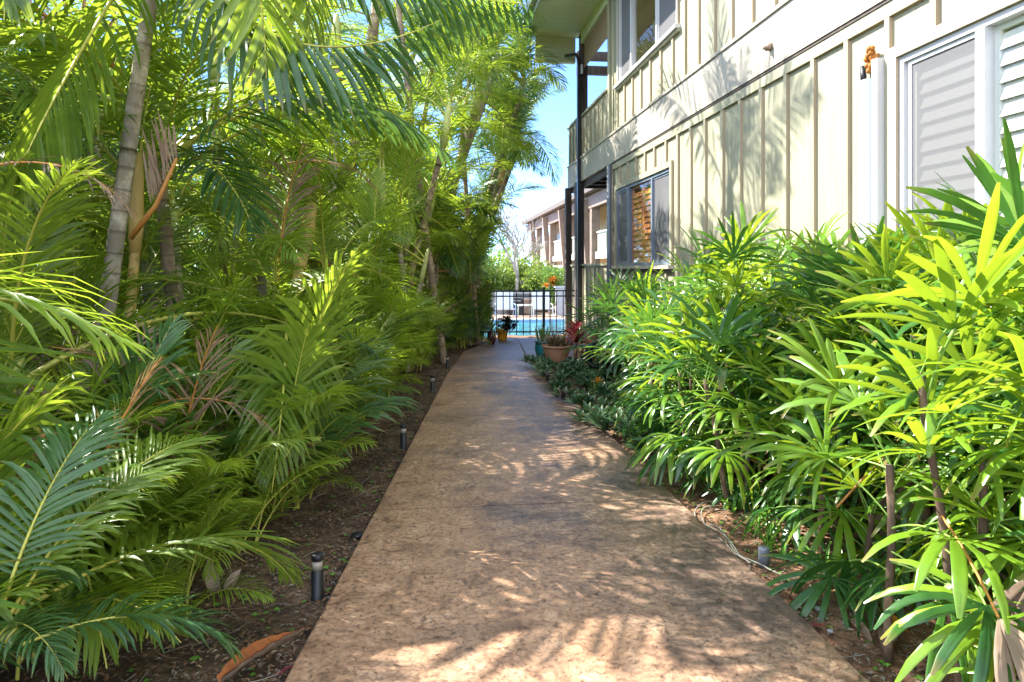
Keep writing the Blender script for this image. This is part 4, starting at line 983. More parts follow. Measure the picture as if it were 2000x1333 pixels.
# dead orange frond beside the brown trunk
def dead_frond():
    A, Bm, C = P(255, 465, 3.9), P(300, 395, 3.85), P(345, 310, 3.8)
    t = empty('dead_frond', A, 'dead orange brown frond stub with upright dry leaflets beside the pale trunk', 'dead frond')
    b = MB(); b.tube([Vector((0, 0, 0)), Bm - A + Vector((0.01, 0, -0.02)), C - A], [0.016, 0.012, 0.008], 8); b.build('stalk', 'rachis_dry', t, True)
    b = MB(); r = random.Random(5)
    for i in range(13):
        f = 0.45 + 0.55 * i / 12; p = (C - A) * f
        b.blade(p, Vector((r.uniform(-0.35, -0.02), r.uniform(-0.1, 0.1), 1)), (0, -1, 0), r.uniform(0.20, 0.34), 0.016, t=r.random(), droop=-0.02, gdir=Vector((r.uniform(-0.5, 0.9), 0, 0)), fold=0.6)
    b.build('leaflet', 'leaf_dry', t, True)
dead_frond()
def drooping_dry():
    for (px, py, Y, s, lab) in [(-40, 330, 3.0, 0.7, 'dry tan frond hanging at the left edge of the picture'), (300, 790, 3.0, 0.55, 'dry greyish frond tangled low in the left hedge'), (560, 320, 5.2, 0.8, 'dry tan frond hanging below the arching frond')]:
        A = P(px, py, Y); t = empty('dry_frond', A, lab, 'dead frond')
        place('frond', FR['dry', 3][0], t, M4((0, 0, 0), random.Random(px).uniform(-0.6, 0.6), -0.3, 0.2, s))
drooping_dry()

# ------------------------------------------------------------------ lady palms (right)
def fan_mesh(name, seed, nseg, mats, spread=200, seg=0.29, wd=0.034, pet=0.30, pitch=55, cup=0.25, sag=0.10):
    r = random.Random(seed); b = MB()
    pts = [Vector((0, 0, 0))]; a = R(pitch)
    for i in range(6):
        d = Vector((cos(a), 0, sin(a))); pts.append(pts[-1] + d * pet / 6); a -= R(5)
    b.tube(pts, [0.0035] * 7, 5, 1, caps=False)
    hub = pts[-1]; T = Vector((cos(a), 0, sin(a))); S = Vector((0, 1, 0)); N = T.cross(S) * -1
    N = S.cross(T) * -1
    if N.z < 0: N = -N
    for i in range(nseg):
        f = (i + 0.5) / nseg - 0.5; an = R(spread) * f + r.uniform(-0.06, 0.06)
        d = (T * cos(an) + S * sin(an) + N * (cup + r.uniform(-0.12, 0.12))).normalized()
        ll = seg * (1.0 - 0.35 * abs(f) * 2 * 0.6) * r.uniform(0.86, 1.1); w_ = wd * (1.0 - 0.35 * abs(f) * 2) * r.uniform(0.75, 1.15)
        b.blade(hub + d * 0.004, d, N, ll, w_, t=min(1, max(0, r.gauss(0.5, 0.2))), droop=sag * r.uniform(0.4, 1.8), prof=[0.18, 0.62, 0.95, 1.0, 0.85, 0.30], fold=0.9, pleat=4)
    return b.mesh(name, mats)
FAN = {}
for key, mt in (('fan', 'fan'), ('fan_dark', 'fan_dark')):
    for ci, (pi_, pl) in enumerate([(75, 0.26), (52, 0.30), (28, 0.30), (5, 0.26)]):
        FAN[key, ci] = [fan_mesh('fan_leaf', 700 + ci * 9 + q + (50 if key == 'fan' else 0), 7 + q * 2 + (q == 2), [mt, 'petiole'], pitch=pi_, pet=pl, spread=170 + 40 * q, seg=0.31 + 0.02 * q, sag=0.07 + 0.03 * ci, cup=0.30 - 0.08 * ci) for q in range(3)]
FAN['dry', 0] = [fan_mesh('fan_leaf', 790, 5, ['leaf_dry', 'rachis_dry'], pitch=-20, spread=70, sag=0.25)]
def okfan(p, right=True):
    if p.x > XW - 0.05: return False
    lim = (1.20 if p.z < 0.9 else 1.12) if p.y > 2.6 else (1.05 if p.y > 1.95 else 1.27)
    if p.x < lim - (0.10 if p.y > 3.5 else 0.0): return False
    return True
def lady(x, y, canes, label, seed, dark=0.3, nl=9, size=1.0):
    """clump of thin canes, each topped with fan leaves; canes = [(dx, dy, height, lean_x, lean_y)]"""
    r = random.Random(seed); z0 = gz(y) - 0.03; root = Vector((x, y, z0))
    t = empty('lady_palm', root, label, 'palm', 'fan leaved palms in the bed right of the path')
    for (dx, dy, h, lx, ly) in canes:
        p0 = Vector((dx, dy, 0)); p2 = Vector((dx + lx, dy + ly, h)); n = max(6, int(h / 0.045)); b = MB(); P_ = []; Rr = []; Tt = []
        for i in range(n + 1):
            f = i / n; P_.append(p0.lerp(p2, f) + Vector((sin(f * 7 + seed) * 0.006, cos(f * 6 + seed) * 0.006, 0))); Rr.append(0.0125 * (1.1 - 0.25 * f) * r.uniform(0.85, 1.25)); Tt.append((r.choice((0, 0, 0.7)), f))
        b.tube(P_, Rr, 8, 0, Tt); b.build('cane', 'cane', t, True)
        g = r.uniform(0, 6.28); k = nl + 3 if h > 0.5 else nl - 1
        for i in range(k):
            f = i / (k - 1); zf = 1.0 - 0.55 * f if h > 0.5 else 1 - 0.6 * f
            p = p0.lerp(p2, zf); ci = min(3, int(f * 3.99))
            for tries in range(6):
                s = size * r.uniform(0.85, 1.15) * (0.9 if h < 0.5 else 1)
                yaw = g + i * 2.4 + r.uniform(-0.3, 0.3) + tries * 0.7
                m = M4(p, yaw, r.uniform(-0.15, 0.15), r.uniform(-0.35, 0.35), s)
                tip = root + m @ Vector((0.5, 0, 0.25)); 
                if okfan(tip) and (tip - CAMP).length > 0.75:
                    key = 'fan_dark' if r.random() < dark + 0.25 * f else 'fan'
                    if r.random() < 0.05 and ci > 1: place('fan_leaf', FAN['dry', 0][0], t, m); break
                    place('fan_leaf', r.choice(FAN[key, ci]), t, m); break
    return t
def cn(r, n, h0, h1, sp=0.2, lx=0.0): return [(r.uniform(-sp, sp), r.uniform(-sp, sp), r.uniform(h0, h1), r.uniform(-0.1, 0.1) + lx, r.uniform(-0.1, 0.1)) for _ in range(n)]
rl = random.Random(77)
t = empty('lady_palm', (-1.30, 1.25, -0.03), 'bright yellow green fan leaves poking in at the lower left edge of the picture', 'palm')
b = MB(); b.tube([(0, 0, 0), (0.03, 0.02, 0.42)], [0.014, 0.012], 8); b.build('cane', 'cane', t, True)
for k, (yw, ci, sc_) in enumerate([(0.25, 0, 0.95), (-0.2, 1, 0.95), (0.6, 1, 0.9), (1.6, 0, 0.9), (-0.7, 2, 0.9), (2.9, 1, 0.9)]):
    place('fan_leaf', FAN['fan', ci][k % 3], t, M4(Vector((0.03, 0.02, 0.42 - 0.03 * k)), yw, 0.0, 0.2, sc_))
# near the path: stems and leaves seen from root to tip
lady(1.42, 2.03, [(0, 0, 0.62, -0.01, -0.02)], 'small fan palm with one thin cane at the path edge in the foreground', 601, dark=0.1, nl=8)
lady(1.52, 1.84, [(0, 0, 0.92, -0.1, 0.05), (0.07, 0.04, 0.70, 0.03, 0)], 'fan palm with two thick brown canes at the lower right corner', 602, dark=0.2, nl=8)
lady(1.52, 1.42, [(0, 0, 0.10, 0.0, 0.0)], 'low fan palm sprouting at the bottom right corner', 603, dark=0.05, nl=8, size=0.8)
lady(1.66, 1.5, [(0.02, 0.1, 0.50, 0.0, 0.0), (0.1, 0, 0.34, 0, 0)], 'glossy bright fan palm filling the lower right edge', 604, dark=0.1, nl=8, size=0.95)
lady(1.85, 1.75, cn(rl, 3, 0.9, 1.2, 0.12), 'near fan palm behind the lower right corner plants', 605, dark=0.2)
lady(1.62, 2.75, [(0, 0, 0.42, 0, 0), (0.12, 0.1, 0.55, 0.02, 0)], 'short fan palm beside the right path light', 606, dark=0.2, nl=8)
lady(1.50, 3.40, [(0, 0, 0.66, -0.12, 0.02), (0.12, 0.05, 0.5, 0, 0)], 'fan palm with a thin leaning cane by the loops of tubing', 607, dark=0.35)
lady(1.62, 3.95, cn(rl, 3, 0.45, 0.75, 0.14), 'dark fan palm just past the loops of tubing', 608, dark=0.6)
lady(1.62, 4.6, cn(rl, 3, 0.35, 0.7, 0.15), 'dark low fan palm at the near end of the ground cover', 609, dark=0.7, size=0.9)
frontl = [(1.85, 5.3), (1.95, 6.2), (2.05, 7.1), (2.35, 8.2)]
for i, (x, y) in enumerate(frontl):
    lady(x, y, cn(rl, 3, 0.5, 0.85, 0.2), f'{WORDS[i]} dark green fan palm from the camera behind the ground cover', 620 + i, dark=0.65, size=0.95)
midl = [(2.15, 2.15, 1.0, 1.35), (1.95, 2.75, 0.75, 1.05), (2.05, 3.5, 0.8, 1.1), (2.1, 4.3, 0.8, 1.15), (2.3, 5.1, 0.8, 1.0), (2.3, 4.7, 0.5, 0.9), (2.2, 3.1, 0.6, 1.1)]
for i, (x, y, a, c) in enumerate(midl):
    lady(x, y, cn(rl, 4, a, c, 0.22), f'{WORDS[i]} waist high fan palm from the camera in the middle of the right bed', 640 + i, dark=0.3)
backl = [(2.45, 2.75, 1.05, 1.30), (2.65, 3.3, 0.95, 1.20), (2.75, 3.95, 0.95, 1.15), (2.75, 4.7, 1.0, 1.2), (2.75, 5.5, 0.95, 1.1), (2.7, 6.3, 0.75, 0.95), (2.75, 7.2, 0.55, 0.75), (2.75, 8.2, 0.40, 0.6), (2.8, 9.3, 0.3, 0.45)]
for i, (x, y, a, c) in enumerate(backl):
    lady(x, y, cn(rl, 4, a, c, 0.22), f'{WORDS[i]} tall fan palm from the camera along the building wall', 660 + i, dark=0.3 if y < 6 else 0.5)
for i, (x, y, a, c) in enumerate([(1.9, 2.5, 0.3, 0.6), (1.85, 3.2, 0.25, 0.6), (1.85, 3.8, 0.25, 0.6), (1.9, 4.4, 0.3, 0.6), (2.0, 5.0, 0.3, 0.6), (2.3, 5.8, 0.3, 0.6), (2.4, 2.2, 0.4, 0.8), (2.5, 3.5, 0.3, 0.8), (2.5, 4.3, 0.3, 0.8), (2.1, 1.6, 0.5, 0.9)]):
    lady(x, y, cn(rl, 4, a, c, 0.25), f'{WORDS[i]} knee high dark fan palm filling in under the taller canes of the right bed', 700 + i, dark=0.75, nl=8, size=0.9)
lady(2.20, 1.75, [(0, 0, 1.45, 0.03, 0.1)], 'tallest fan palm whose long blades cross the big window from the right', 680, dark=0.1, nl=10, size=1.05)

# ------------------------------------------------------------------ shrubs, hedge and bare tree beyond the pool
def leafball(b, c, rx, ry, rz, n, ls, r, m=0):
    for _ in range(n):
        while True:
            u = Vector((r.uniform(-1, 1), r.uniform(-1, 1), r.uniform(-1, 1)))
            if 0.25 < u.length < 1: break
        k = 1 + 0.25 * noise.noise(u * 2.5 + Vector(c))
        p = Vector(c) + Vector((u.x * rx, u.y * ry, u.z * rz)) * k
        d = (u + Vector((r.uniform(-1, 1), r.uniform(-1, 1), r.uniform(-0.6, 0.9)))).normalized()
        sd = d.cross(Vector((r.uniform(-1, 1), r.uniform(-1, 1), 0.7))).normalized(); l = ls * r.uniform(0.6, 1.3); t = r.random()
        a0 = b.vert(p, (t, 0)); a1 = b.vert(p + d * l * 0.5 + sd * l * 0.25, (t, 0.4)); a2 = b.vert(p + d * l, (t, 0.7)); a3 = b.vert(p + d * l * 0.5 - sd * l * 0.25, (t, 0.4))
        b.face((a0, a1, a2, a3), m)
def shrub(x, y, rx, ry, h, n, ls, mat, label, seed, name='shrub', cat='shrub', z0=-0.75, group='shrubs beyond the pool'):
    r = random.Random(seed); t = empty(name, (x, y, z0), label, cat, group)
    b = MB()
    for k in range(7):
        a = r.uniform(0, 6.28); q = r.uniform(0, 0.6)
        leafball(b, (cos(a) * rx * q, sin(a) * ry * q, h * r.uniform(0.35, 0.75)), rx * 0.55, ry * 0.55, h * 0.30, n // 7, ls, r)
    b.build('foliage', mat, t)
    b = MB()
    for k in range(5):
        a = r.uniform(0, 6.28); b.tube([(0, 0, 0), (cos(a) * rx * 0.3, sin(a) * ry * 0.3, h * 0.4), (cos(a) * rx * 0.6, sin(a) * ry * 0.6, h * 0.75)], [0.05, 0.03, 0.01], 5)
    b.build('stem', 'bark', t, True)
def at_px(px, Y): return ray(px)[0] / ray(px)[1] * Y
shr = [(945, 31.0, 1.3, 2.6, 'shrub', 'broad yellow green shrub at the left beyond the pool, behind the palms'),
       (985, 31.5, 1.2, 2.2, 'shrub', 'pale leafed shrub behind the left pool chair'),
       (1010, 32.5, 1.1, 2.9, 'shrub', 'taller light green shrub below the bare tree'),
       (1035, 31.2, 1.0, 1.9, 'shrub', 'loose bright shrub behind the right pool chair'),
       (1052, 33.0, 1.2, 2.6, 'shrub', 'light shrub touching the far building'),
       (1068, 30.8, 0.7, 1.7, 'shrub', 'narrow yellowish bush beside the grey privacy wall'),
       (920, 34.0, 1.8, 4.2, 'hedge', 'dark green tall bush far behind the hedge end'),
       (975, 36.0, 1.8, 3.3, 'hedge', 'green bush in the gap behind the pale shrubs'),
       (880, 32.0, 2.0, 4.0, 'hedge', 'dense dark bush behind the left palms')]
for i, (px, Y, rr_, h, mt, lab) in enumerate(shr): shrub(at_px(px, Y), Y, rr_, rr_, h, 2600, 0.17 if mt == 'shrub' else 0.2, mt, lab, 900 + i)
for i, (px, Y, h) in enumerate([(800, 36, 6), (700, 34, 6.5), (580, 30, 6.5), (450, 28, 6.5), (300, 24, 6), (150, 22, 6), (20, 20, 6), (-150, 14, 5.5), (-400, 9, 5)]):
    shrub(at_px(px, Y), Y, 3.0, 2.5, h, 3000, 0.30, 'hedge', f'{WORDS[i]} tall background bush from the pool end behind the left palms', 930 + i, group='tall bushes behind the left hedge')
for i, (x, y, h) in enumerate([(-5.6, 3.4, 2.6), (-6.2, 5.4, 2.9), (-7.0, 7.6, 3.1), (-7.0, 10.2, 3.2), (-6.4, 13.0, 3.3), (-5.4, 16.2, 3.4), (-3.2, 17.4, 3.0), (-1.6, 17.6, 2.6)]):
    shrub(x, y, 1.7, 1.5, h, 3400, 0.17, 'hedge', f'{WORDS[i]} leafy bush from the camera closing the gaps deep behind the areca palms', 960 + i, z0=gz(y), group='bushes deep behind the palms')
# clipped hedge on top of the privacy wall line
t = empty('clipped_hedge', (6.0, 29.6, -0.75), 'clipped bright green hedge above the grey privacy wall', 'hedge')
r = random.Random(31); b = MB()
for _ in range(9000):
    p = Vector((r.uniform(-1.35, 2.2), r.uniform(-0.7, 0.7), r.uniform(0.3, 1.93) + 0.06 * r.random()))
    d = Vector((r.uniform(-1, 1), r.uniform(-1, 0.4), r.uniform(-0.3, 1))).normalized(); sd = d.cross(Vector((r.uniform(-1, 1), 0.2, r.uniform(-1, 1)))).normalized(); l = r.uniform(0.07, 0.13); tt = r.random()
    b.face((b.vert(p, (tt, 0)), b.vert(p + d * l * .5 + sd * l * .3, (tt, 0)), b.vert(p + d * l, (tt, 0)), b.vert(p + d * l * .5 - sd * l * .3, (tt, 0))))
b.build('foliage', 'hedge', t)
b = MB(); [b.tube([(x_, 0, 0), (x_ + 0.1, 0, 1.5)], 0.03, 5) for x_ in (-1, -0.3, 0.4, 1.1, 1.8)]; b.build('stem', 'bark', t)
def rosette(b, c, n, L, W, r, m=0, rise=(0.2, 1.4), droop=0.12, prof=None, fold=0.35, tt=None):
    for i in range(n):
        f = i / max(1, n - 1); a = i * 2.4 + r.uniform(-0.2, 0.2); el = rise[1] + (rise[0] - rise[1]) * f
        d = Vector((cos(a) * cos(el), sin(a) * cos(el), sin(el))); up = Vector((-cos(a) * sin(el), -sin(a) * sin(el), cos(el)))
        b.blade(Vector(c) + d * 0.01, d, up, L * r.uniform(0.75, 1.1) * (0.65 + 0.35 * f), W * r.uniform(0.85, 1.15), t=(r.random() if tt is None else tt), droop=droop * r.uniform(0.6, 1.4), prof=prof or [0.5, 0.85, 1.0, 0.8, 0.04], fold=fold, m=m)
t = empty('croton', (at_px(1072, 29.0), 29.0, -0.75), 'orange red croton in front of the clipped hedge', 'shrub'); r = random.Random(4); b = MB()
for k in range(5): rosette(b, (r.uniform(-0.25, 0.25), r.uniform(-0.15, 0.15), 1.15 + r.uniform(-0.15, 0.3)), 16, 0.34, 0.09, r, rise=(0.1, 1.4))
b.build('foliage', 'croton', t, True)
b = MB(); b.tube([(0, 0, 0), (0.02, 0, 1.3)], 0.03, 6); b.build('stem', 'bark', t)
# bare branching tree
def bare_tree(x, y, h, label, seed, spread=0.55):
    t = empty('bare_tree', (x, y, -0.75), label, 'tree'); r = random.Random(seed); b = MB()
    def br(p, d, L, rad, k):
        q = p + d * L; mid = p.lerp(q, 0.5) + Vector((r.uniform(-1, 1), r.uniform(-1, 1), 0)) * L * 0.06
        b.tube([p, mid, q], [rad, rad * 0.85, rad * 0.72], 6, caps=False)
        if k == 0: return
        for i in range(3 if k > 1 else 2):
            a = r.uniform(0, 6.28); nd = (d + Vector((cos(a), sin(a), r.uniform(-0.1, 0.5))) * spread).normalized(); br(q, nd, L * r.uniform(0.6, 0.85), rad * 0.66, k - 1)
    br(Vector((0, 0, 0)), Vector((0.05, 0, 1)), h * 0.36, h * 0.022, 5)
    b.build('branch', 'bark', t, True)
bare_tree(at_px(1022, 27.8), 27.8 + 2.6, 4.3, 'bare grey branched tree rising above the pale shrubs', 12)
bare_tree(at_px(1000, 34), 34, 3.8, 'second bare grey tree among the shrubs, farther left', 15)

# ------------------------------------------------------------------ ground cover beside the path (right)
r = random.Random(55); b = MB()
for _ in range(210):
    y = r.uniform(4.35, 8.9); x = r.uniform(1.12 if y > 4.9 else 1.30, 2.0 + 0.1 * (y - 4))
    if y < 4.9 and x < 1.25: continue
    s0 = r.uniform(0.75, 1.2); k = 15
    if r.random() < 0.12: rosette(b, (x, y, gz(y) + 0.02), 14, 0.17 * s0, 0.030, r, 1, rise=(0.35, 1.4))
    else: rosette(b, (x, y, gz(y) + r.uniform(0.0, 0.07)), k, 0.155 * s0, 0.032, r, 0, rise=(0.25, 1.35), droop=0.08)
tag(b.build('ground_cover', ['rhoeo', 'darkleaf'], None, True), 'dense dark green spiky ground cover edging the right side of the path', 'ground cover', kind='stuff')
def seedlings():
    r = random.Random(61); b = MB()
    for _ in range(90):
        y = r.uniform(2.3, 5.2); x = 1.33 + abs(r.gauss(0, 0.16)) + 0.12
        rosette(b, (x, y, soilz(x, y)), r.randrange(4, 8), r.uniform(0.07, 0.2), r.uniform(0.010, 0.018), r, rise=(0.7, 1.45), droop=0.1)
    tag(b.build('seedlings', 'weed', None, True), 'small lance leaved seedlings on the soil at the foot of the right bed canes', 'seedlings', kind='stuff')
seedlings()
# ------------------------------------------------------------------ pots
def pot(name, px, py, prof, mat, label, cat='plant pot', dz=0.0, rimcol=None):
    x, y = gnd(px, py); z = gz(y); t = empty(name, (x, y, z + dz), label, cat)
    h = max(q[1] for q in prof); rt = [q[0] for q in prof if q[1] == h][0]
    b = MB(); inner = [(rt * 0.90, h - 0.002), (rt * 0.86, h - 0.03)]
    b.lathe((0, 0, 0), prof + inner, 40); b.build('pot', mat, t, True)
    b = MB(); b.lathe((0, 0, 0), [(rt * 0.87, h - 0.04), (rt * 0.87, h - 0.028)], 24); b.build('soil', 'potsoil', t)
    return t, h
def plant_in(t, name, mb, mat, z): return mb.build(name, mat, t, True)
r = random.Random(8)
t, h = pot('flower_pot', 1087, 715, [(0.10, 0), (0.112, 0.02), (0.168, 0.21), (0.175, 0.235), (0.188, 0.24), (0.188, 0.262)], 'terra', 'wide terracotta pot on the right of the path with bronze bromeliads', dz=0)
b = MB()
for q in [(-.08, 0), (.02, .05), (.09, -.03), (0, -.07), (-.04, .06)]: rosette(b, (q[0], q[1], h - 0.02), 14, 0.24, 0.026, r, rise=(0.35, 1.45), droop=0.14)
b.build('foliage', 'bromeliad', t, True)
b = MB()
for i in range(16):
    a = r.uniform(0, 6.28); b.tube([(r.uniform(-.05, .05), 0, h - .02), (cos(a) * .07, sin(a) * .07, h + .18), (cos(a) * .10, sin(a) * .10, h + r.uniform(.26, .42))], [.004, .003, .001], 4)
b.build('dry_stem', 'chip3', t)
t, h = pot('flower_pot', 1065, 703, [(0.070, 0), (0.09, 0.03), (0.117, 0.12), (0.112, 0.19), (0.10, 0.215), (0.122, 0.23), (0.122, 0.245)], 'teal', 'teal glazed pot with a snake plant behind the terracotta pot')
t.location.x -= 0.01; t.location.y += 0.14
b = MB()
for i in range(22):
    a = r.uniform(0, 6.28); q = r.uniform(0, 0.075); b.blade((cos(a) * q, sin(a) * q, h - .02), (cos(a) * .22, sin(a) * .22, 1), (cos(a + 1), sin(a + 1), 0), r.uniform(.15, .30), .024, t=r.random(), droop=0.0, prof=[.6, .95, 1, .7, .03], fold=.5)
b.build('foliage', 'snake', t, True)
t, h = pot('flower_pot', 960, 673, [(0.05, 0), (0.062, 0.02), (0.088, 0.11), (0.08, 0.2), (0.062, 0.235), (0.075, 0.25)], 'maroon', 'dark maroon glazed pot with an arching spiky plant left of the path')
b = MB(); rosette(b, (0, 0, h), 26, 0.42, 0.034, r, rise=(-0.05, 1.5), droop=0.22); b.build('foliage', 'stripe', t, True)
t, h = pot('flower_pot', 982, 665, [(0.088, 0), (0.094, 0.015), (0.112, 0.18), (0.125, 0.185), (0.128, 0.225)], 'yellow', 'mustard yellow pot with a dark purple leafed bush')
t.location.y += 0.1
b = MB()
for k in range(64):
    a = r.uniform(0, 6.28); q = r.uniform(0, .23); zz = h + r.uniform(0.0, .24) - q * 0.3
    rosette(b, (cos(a) * q + .10, sin(a) * q * .7, zz), 8, .10, .032, r, rise=(0, 1.3))
b.build('foliage', 'darkleaf', t, True)
b = MB()
for k in range(9): a = k * .7; b.tube([(0, 0, h - .03), (cos(a) * .15 + .04, sin(a) * .1, h + .16)], [.007, .003], 5)
b.build('stem', 'petiole', t)
t, h = pot('flower_pot', 932, 665, [(0.11, 0), (0.115, 0.02), (0.15, 0.26), (0.165, 0.265), (0.165, 0.30)], 'black_plastic', 'black plastic pot half hidden in shade at the left end of the path')
b = MB()
for q in range(4): rosette(b, (r.uniform(-.08, .08), r.uniform(-.08, .08), h), 14, 0.26, 0.035, r, rise=(0.0, 1.4), droop=.18)
b.build('foliage', 'darkleaf', t, True)
# black tub lying on its side, and its plants
x, y = gnd(1178, 735)
t = empty('black_tub', (x, y, gz(y)), 'dull black round tub leaning on its side under the pink flowered plants', 'tub')
b = MB(); b.lathe((0, 0, 0), [(0.13, -0.02), (0.15, 0.0), (0.20, 0.27), (0.215, 0.275), (0.215, 0.30), (0.19, 0.30), (0.17, 0.05)], 32); o = b.build('tub', 'black_plastic', t, True)
o.rotation_euler = (R(62), 0, R(-28)); o.location = (0.02, 0.12, 0.15); o.scale = (0.74, 0.74, 0.74)
b = MB()
for k in range(7): b.tube([(r.uniform(-.2, .2), r.uniform(0, .2), .1), (r.uniform(-.2, .2), r.uniform(0, .2), .5)], .012, 6)
b.build('stake', 'chip2', t)
def stem_plant(px, py, hh, label, mat, seed, heads=1, L=.3, W=.055, n=20, name='ti_plant', rise=(0.0, 1.45), stem='chip2', dx=0, droop=.12, z0=None):
    x, y = gnd(px, py); x += dx; r = random.Random(seed); t = empty(name, (x, y, gz(y) - .01), label, 'plant')
    st = MB(); fo = MB()
    for k in range(heads):
        a = r.uniform(0, 6.28); q = 0.0 if heads == 1 else r.uniform(.05, .22); p = Vector((cos(a) * q * .4, sin(a) * q * .4, 0)); e = Vector((cos(a) * q, sin(a) * q, hh * r.uniform(.8, 1.05)))
        st.tube([p, p.lerp(e, .5) + Vector((.01, 0, 0)), e], [.011, .009, .008], 7)
        for z in range(3): rosette(fo, e + Vector((0, 0, (z - 2) * .05)), n // 3, L, W, r, rise=rise, droop=droop)
    st.build('stem', stem, t, True); fo.build('foliage', mat, t, True)
    return t
stem_plant(1125, 712, .44, 'red leafed ti plant on a thin bare stem beside the terracotta pot', 'redleaf', 41, n=27, L=.36, W=.07)
stem_plant(1140, 690, .30, 'second red bronze ti plant behind the first near the wall corner', 'bromeliad', 42, heads=2, n=18, L=.26, W=.05)
stem_plant(1180, 700, .30, 'yellow striped leafy plant at the foot of the far wall', 'stripe', 43, heads=4, n=15, L=.27, W=.04)
stem_plant(1215, 712, .28, 'striped leafy plant between the black tub and the fan palms', 'stripe', 44, heads=4, n=15, L=.28, W=.045)
stem_plant(1105, 690, .22, 'green striped plant tucked behind the terracotta pot', 'stripe', 45, heads=3, n=15, L=.2, W=.04)
stem_plant(1235, 770, .10, 'pale dry looking spider plant behind the ground cover', 'stripe', 46, heads=3, n=18, L=.24, W=.014, name='spider_plant', droop=.25)
for i, (px, py, d, lab) in enumerate([(1182, 655, 7.4, 'left pink flower bract above the black tub'), (1213, 655, 7.4, 'right pink flower bract above the black tub')]):
    a = atY(px, 683, d); t = empty('pink_flower', (a.x, a.y, 0), lab, 'flower'); r = random.Random(i)
    b = MB(); b.tube([(0, 0, 0), (0.01, 0, a.z - .01)], .004, 5); b.build('stem', 'petiole', t)
    b = MB(); rosette(b, (0.01, 0, a.z - .01), 9, .10, .032, r, rise=(.5, 1.4)); b.build('bract', 'pink', t, True)
x, y = gnd(1168, 775); t = empty('orange_bromeliad', (x, y, gz(y)), 'tiny orange bromeliad bloom behind the ground cover', 'flower'); b = MB(); rosette(b, (0, 0, .12), 12, .09, .03, r); b.build('bract', 'croton', t, True)
b = MB(); rosette(b, (0, 0, .02), 14, .17, .035, r); b.build('foliage', 'hedge', t, True)
# ------------------------------------------------------------------ path lights
def path_light(x, y, hh, rad, label, upper=True):
    t = empty('path_light', (x, y, soilz(x, y) - .004), label, 'garden light', 'path lights along the path')
    if upper:
        b = MB(); b.lathe((0, 0, 0), [(rad * 1.15, 0), (rad * 1.15, .01), (rad, .014), (rad, hh * .66), (rad * .93, hh * .67)], 28); b.build('body', 'black_plastic', t, True)
        b = MB(); b.lathe((0, 0, 0), [(rad * .86, hh * .672), (rad * .86, hh * .86)], 28); b.build('lens', 'lens', t, True)
        b = MB(); b.lathe((0, 0, 0), [(rad * .95, hh * .862), (rad * 1.02, hh * .87), (rad * 1.02, hh * .97), (rad * .9, hh)], 28); b.build('cap', 'black_plastic', t, True)
    else:
        b = MB(); b.lathe((0, 0, 0), [(rad, 0), (rad, hh * .9), (rad * .92, hh)], 28); b.build('body', 'grey_plastic', t, True)
    return t
for (px, py, lab) in [(620, 1152, 'nearest black path light with clear ring in the left bed'), (788, 868, 'second black path light along the left bed'), (845, 760, 'third black path light along the left bed'), (874, 715, 'farthest black path light in the left bed')]:
    x, y = gnd(px, py); path_light(x, y, .172, .0225, lab)
x, y = gnd(1492, 1092); path_light(x, y, .085, .023, 'stubby grey path light stub in the right bed under a fan palm', False)
x, y = gnd(698, 1036); t = empty('light_cap', (x, y, soilz(x, y)), 'small black cap lying at the left edge of the path', 'cap'); b = MB(); b.lathe((0, 0, 0), [(.026, 0), (.030, .006), (.028, .014), (.012, .018)], 24); b.tube([(.02, 0, .008), (.06, .015, .006)], .006, 8); b.build('cap', 'black_plastic', t, True)
# ------------------------------------------------------------------ loops of vinyl tubing
b = MB(); r = random.Random(6)
def loop(pp, rad):
    pts = [Vector((*gnd(a, c), 0)) for a, c in pp]
    P_ = []
    for i in range(len(pts) - 1):
        a = pts[max(0, i - 1)]; c = pts[i]; d = pts[i + 1]; e = pts[min(len(pts) - 1, i + 2)]
        for k in range(6):
            t_ = k / 6; q = 0.5 * ((2 * c) + (d - a) * t_ + (2 * a - 5 * c + 4 * d - e) * t_ ** 2 + (3 * c - a - 3 * d + e) * t_ ** 3)
            q.z = soilz(q.x, q.y) + .018 + .008 * sin(i * 2.2 + k * .3); P_.append(q)
    b.tube(P_, rad, 7)
loop([(1410, 976), (1378, 978), (1358, 990), (1362, 1010), (1385, 1030), (1415, 1050), (1440, 1078), (1470, 1098)], .0032)
loop([(1400, 985), (1372, 992), (1375, 1012), (1402, 1030), (1428, 1056), (1450, 1082)], .003)
loop([(1385, 1018), (1410, 1032), (1432, 1062), (1462, 1086), (1500, 1106), (1535, 1118)], .003)
tag(b.build('vinyl_tubing', 'tube', None, True), 'loops of pale vinyl irrigation tubing lying at the right path edge', 'tubing')
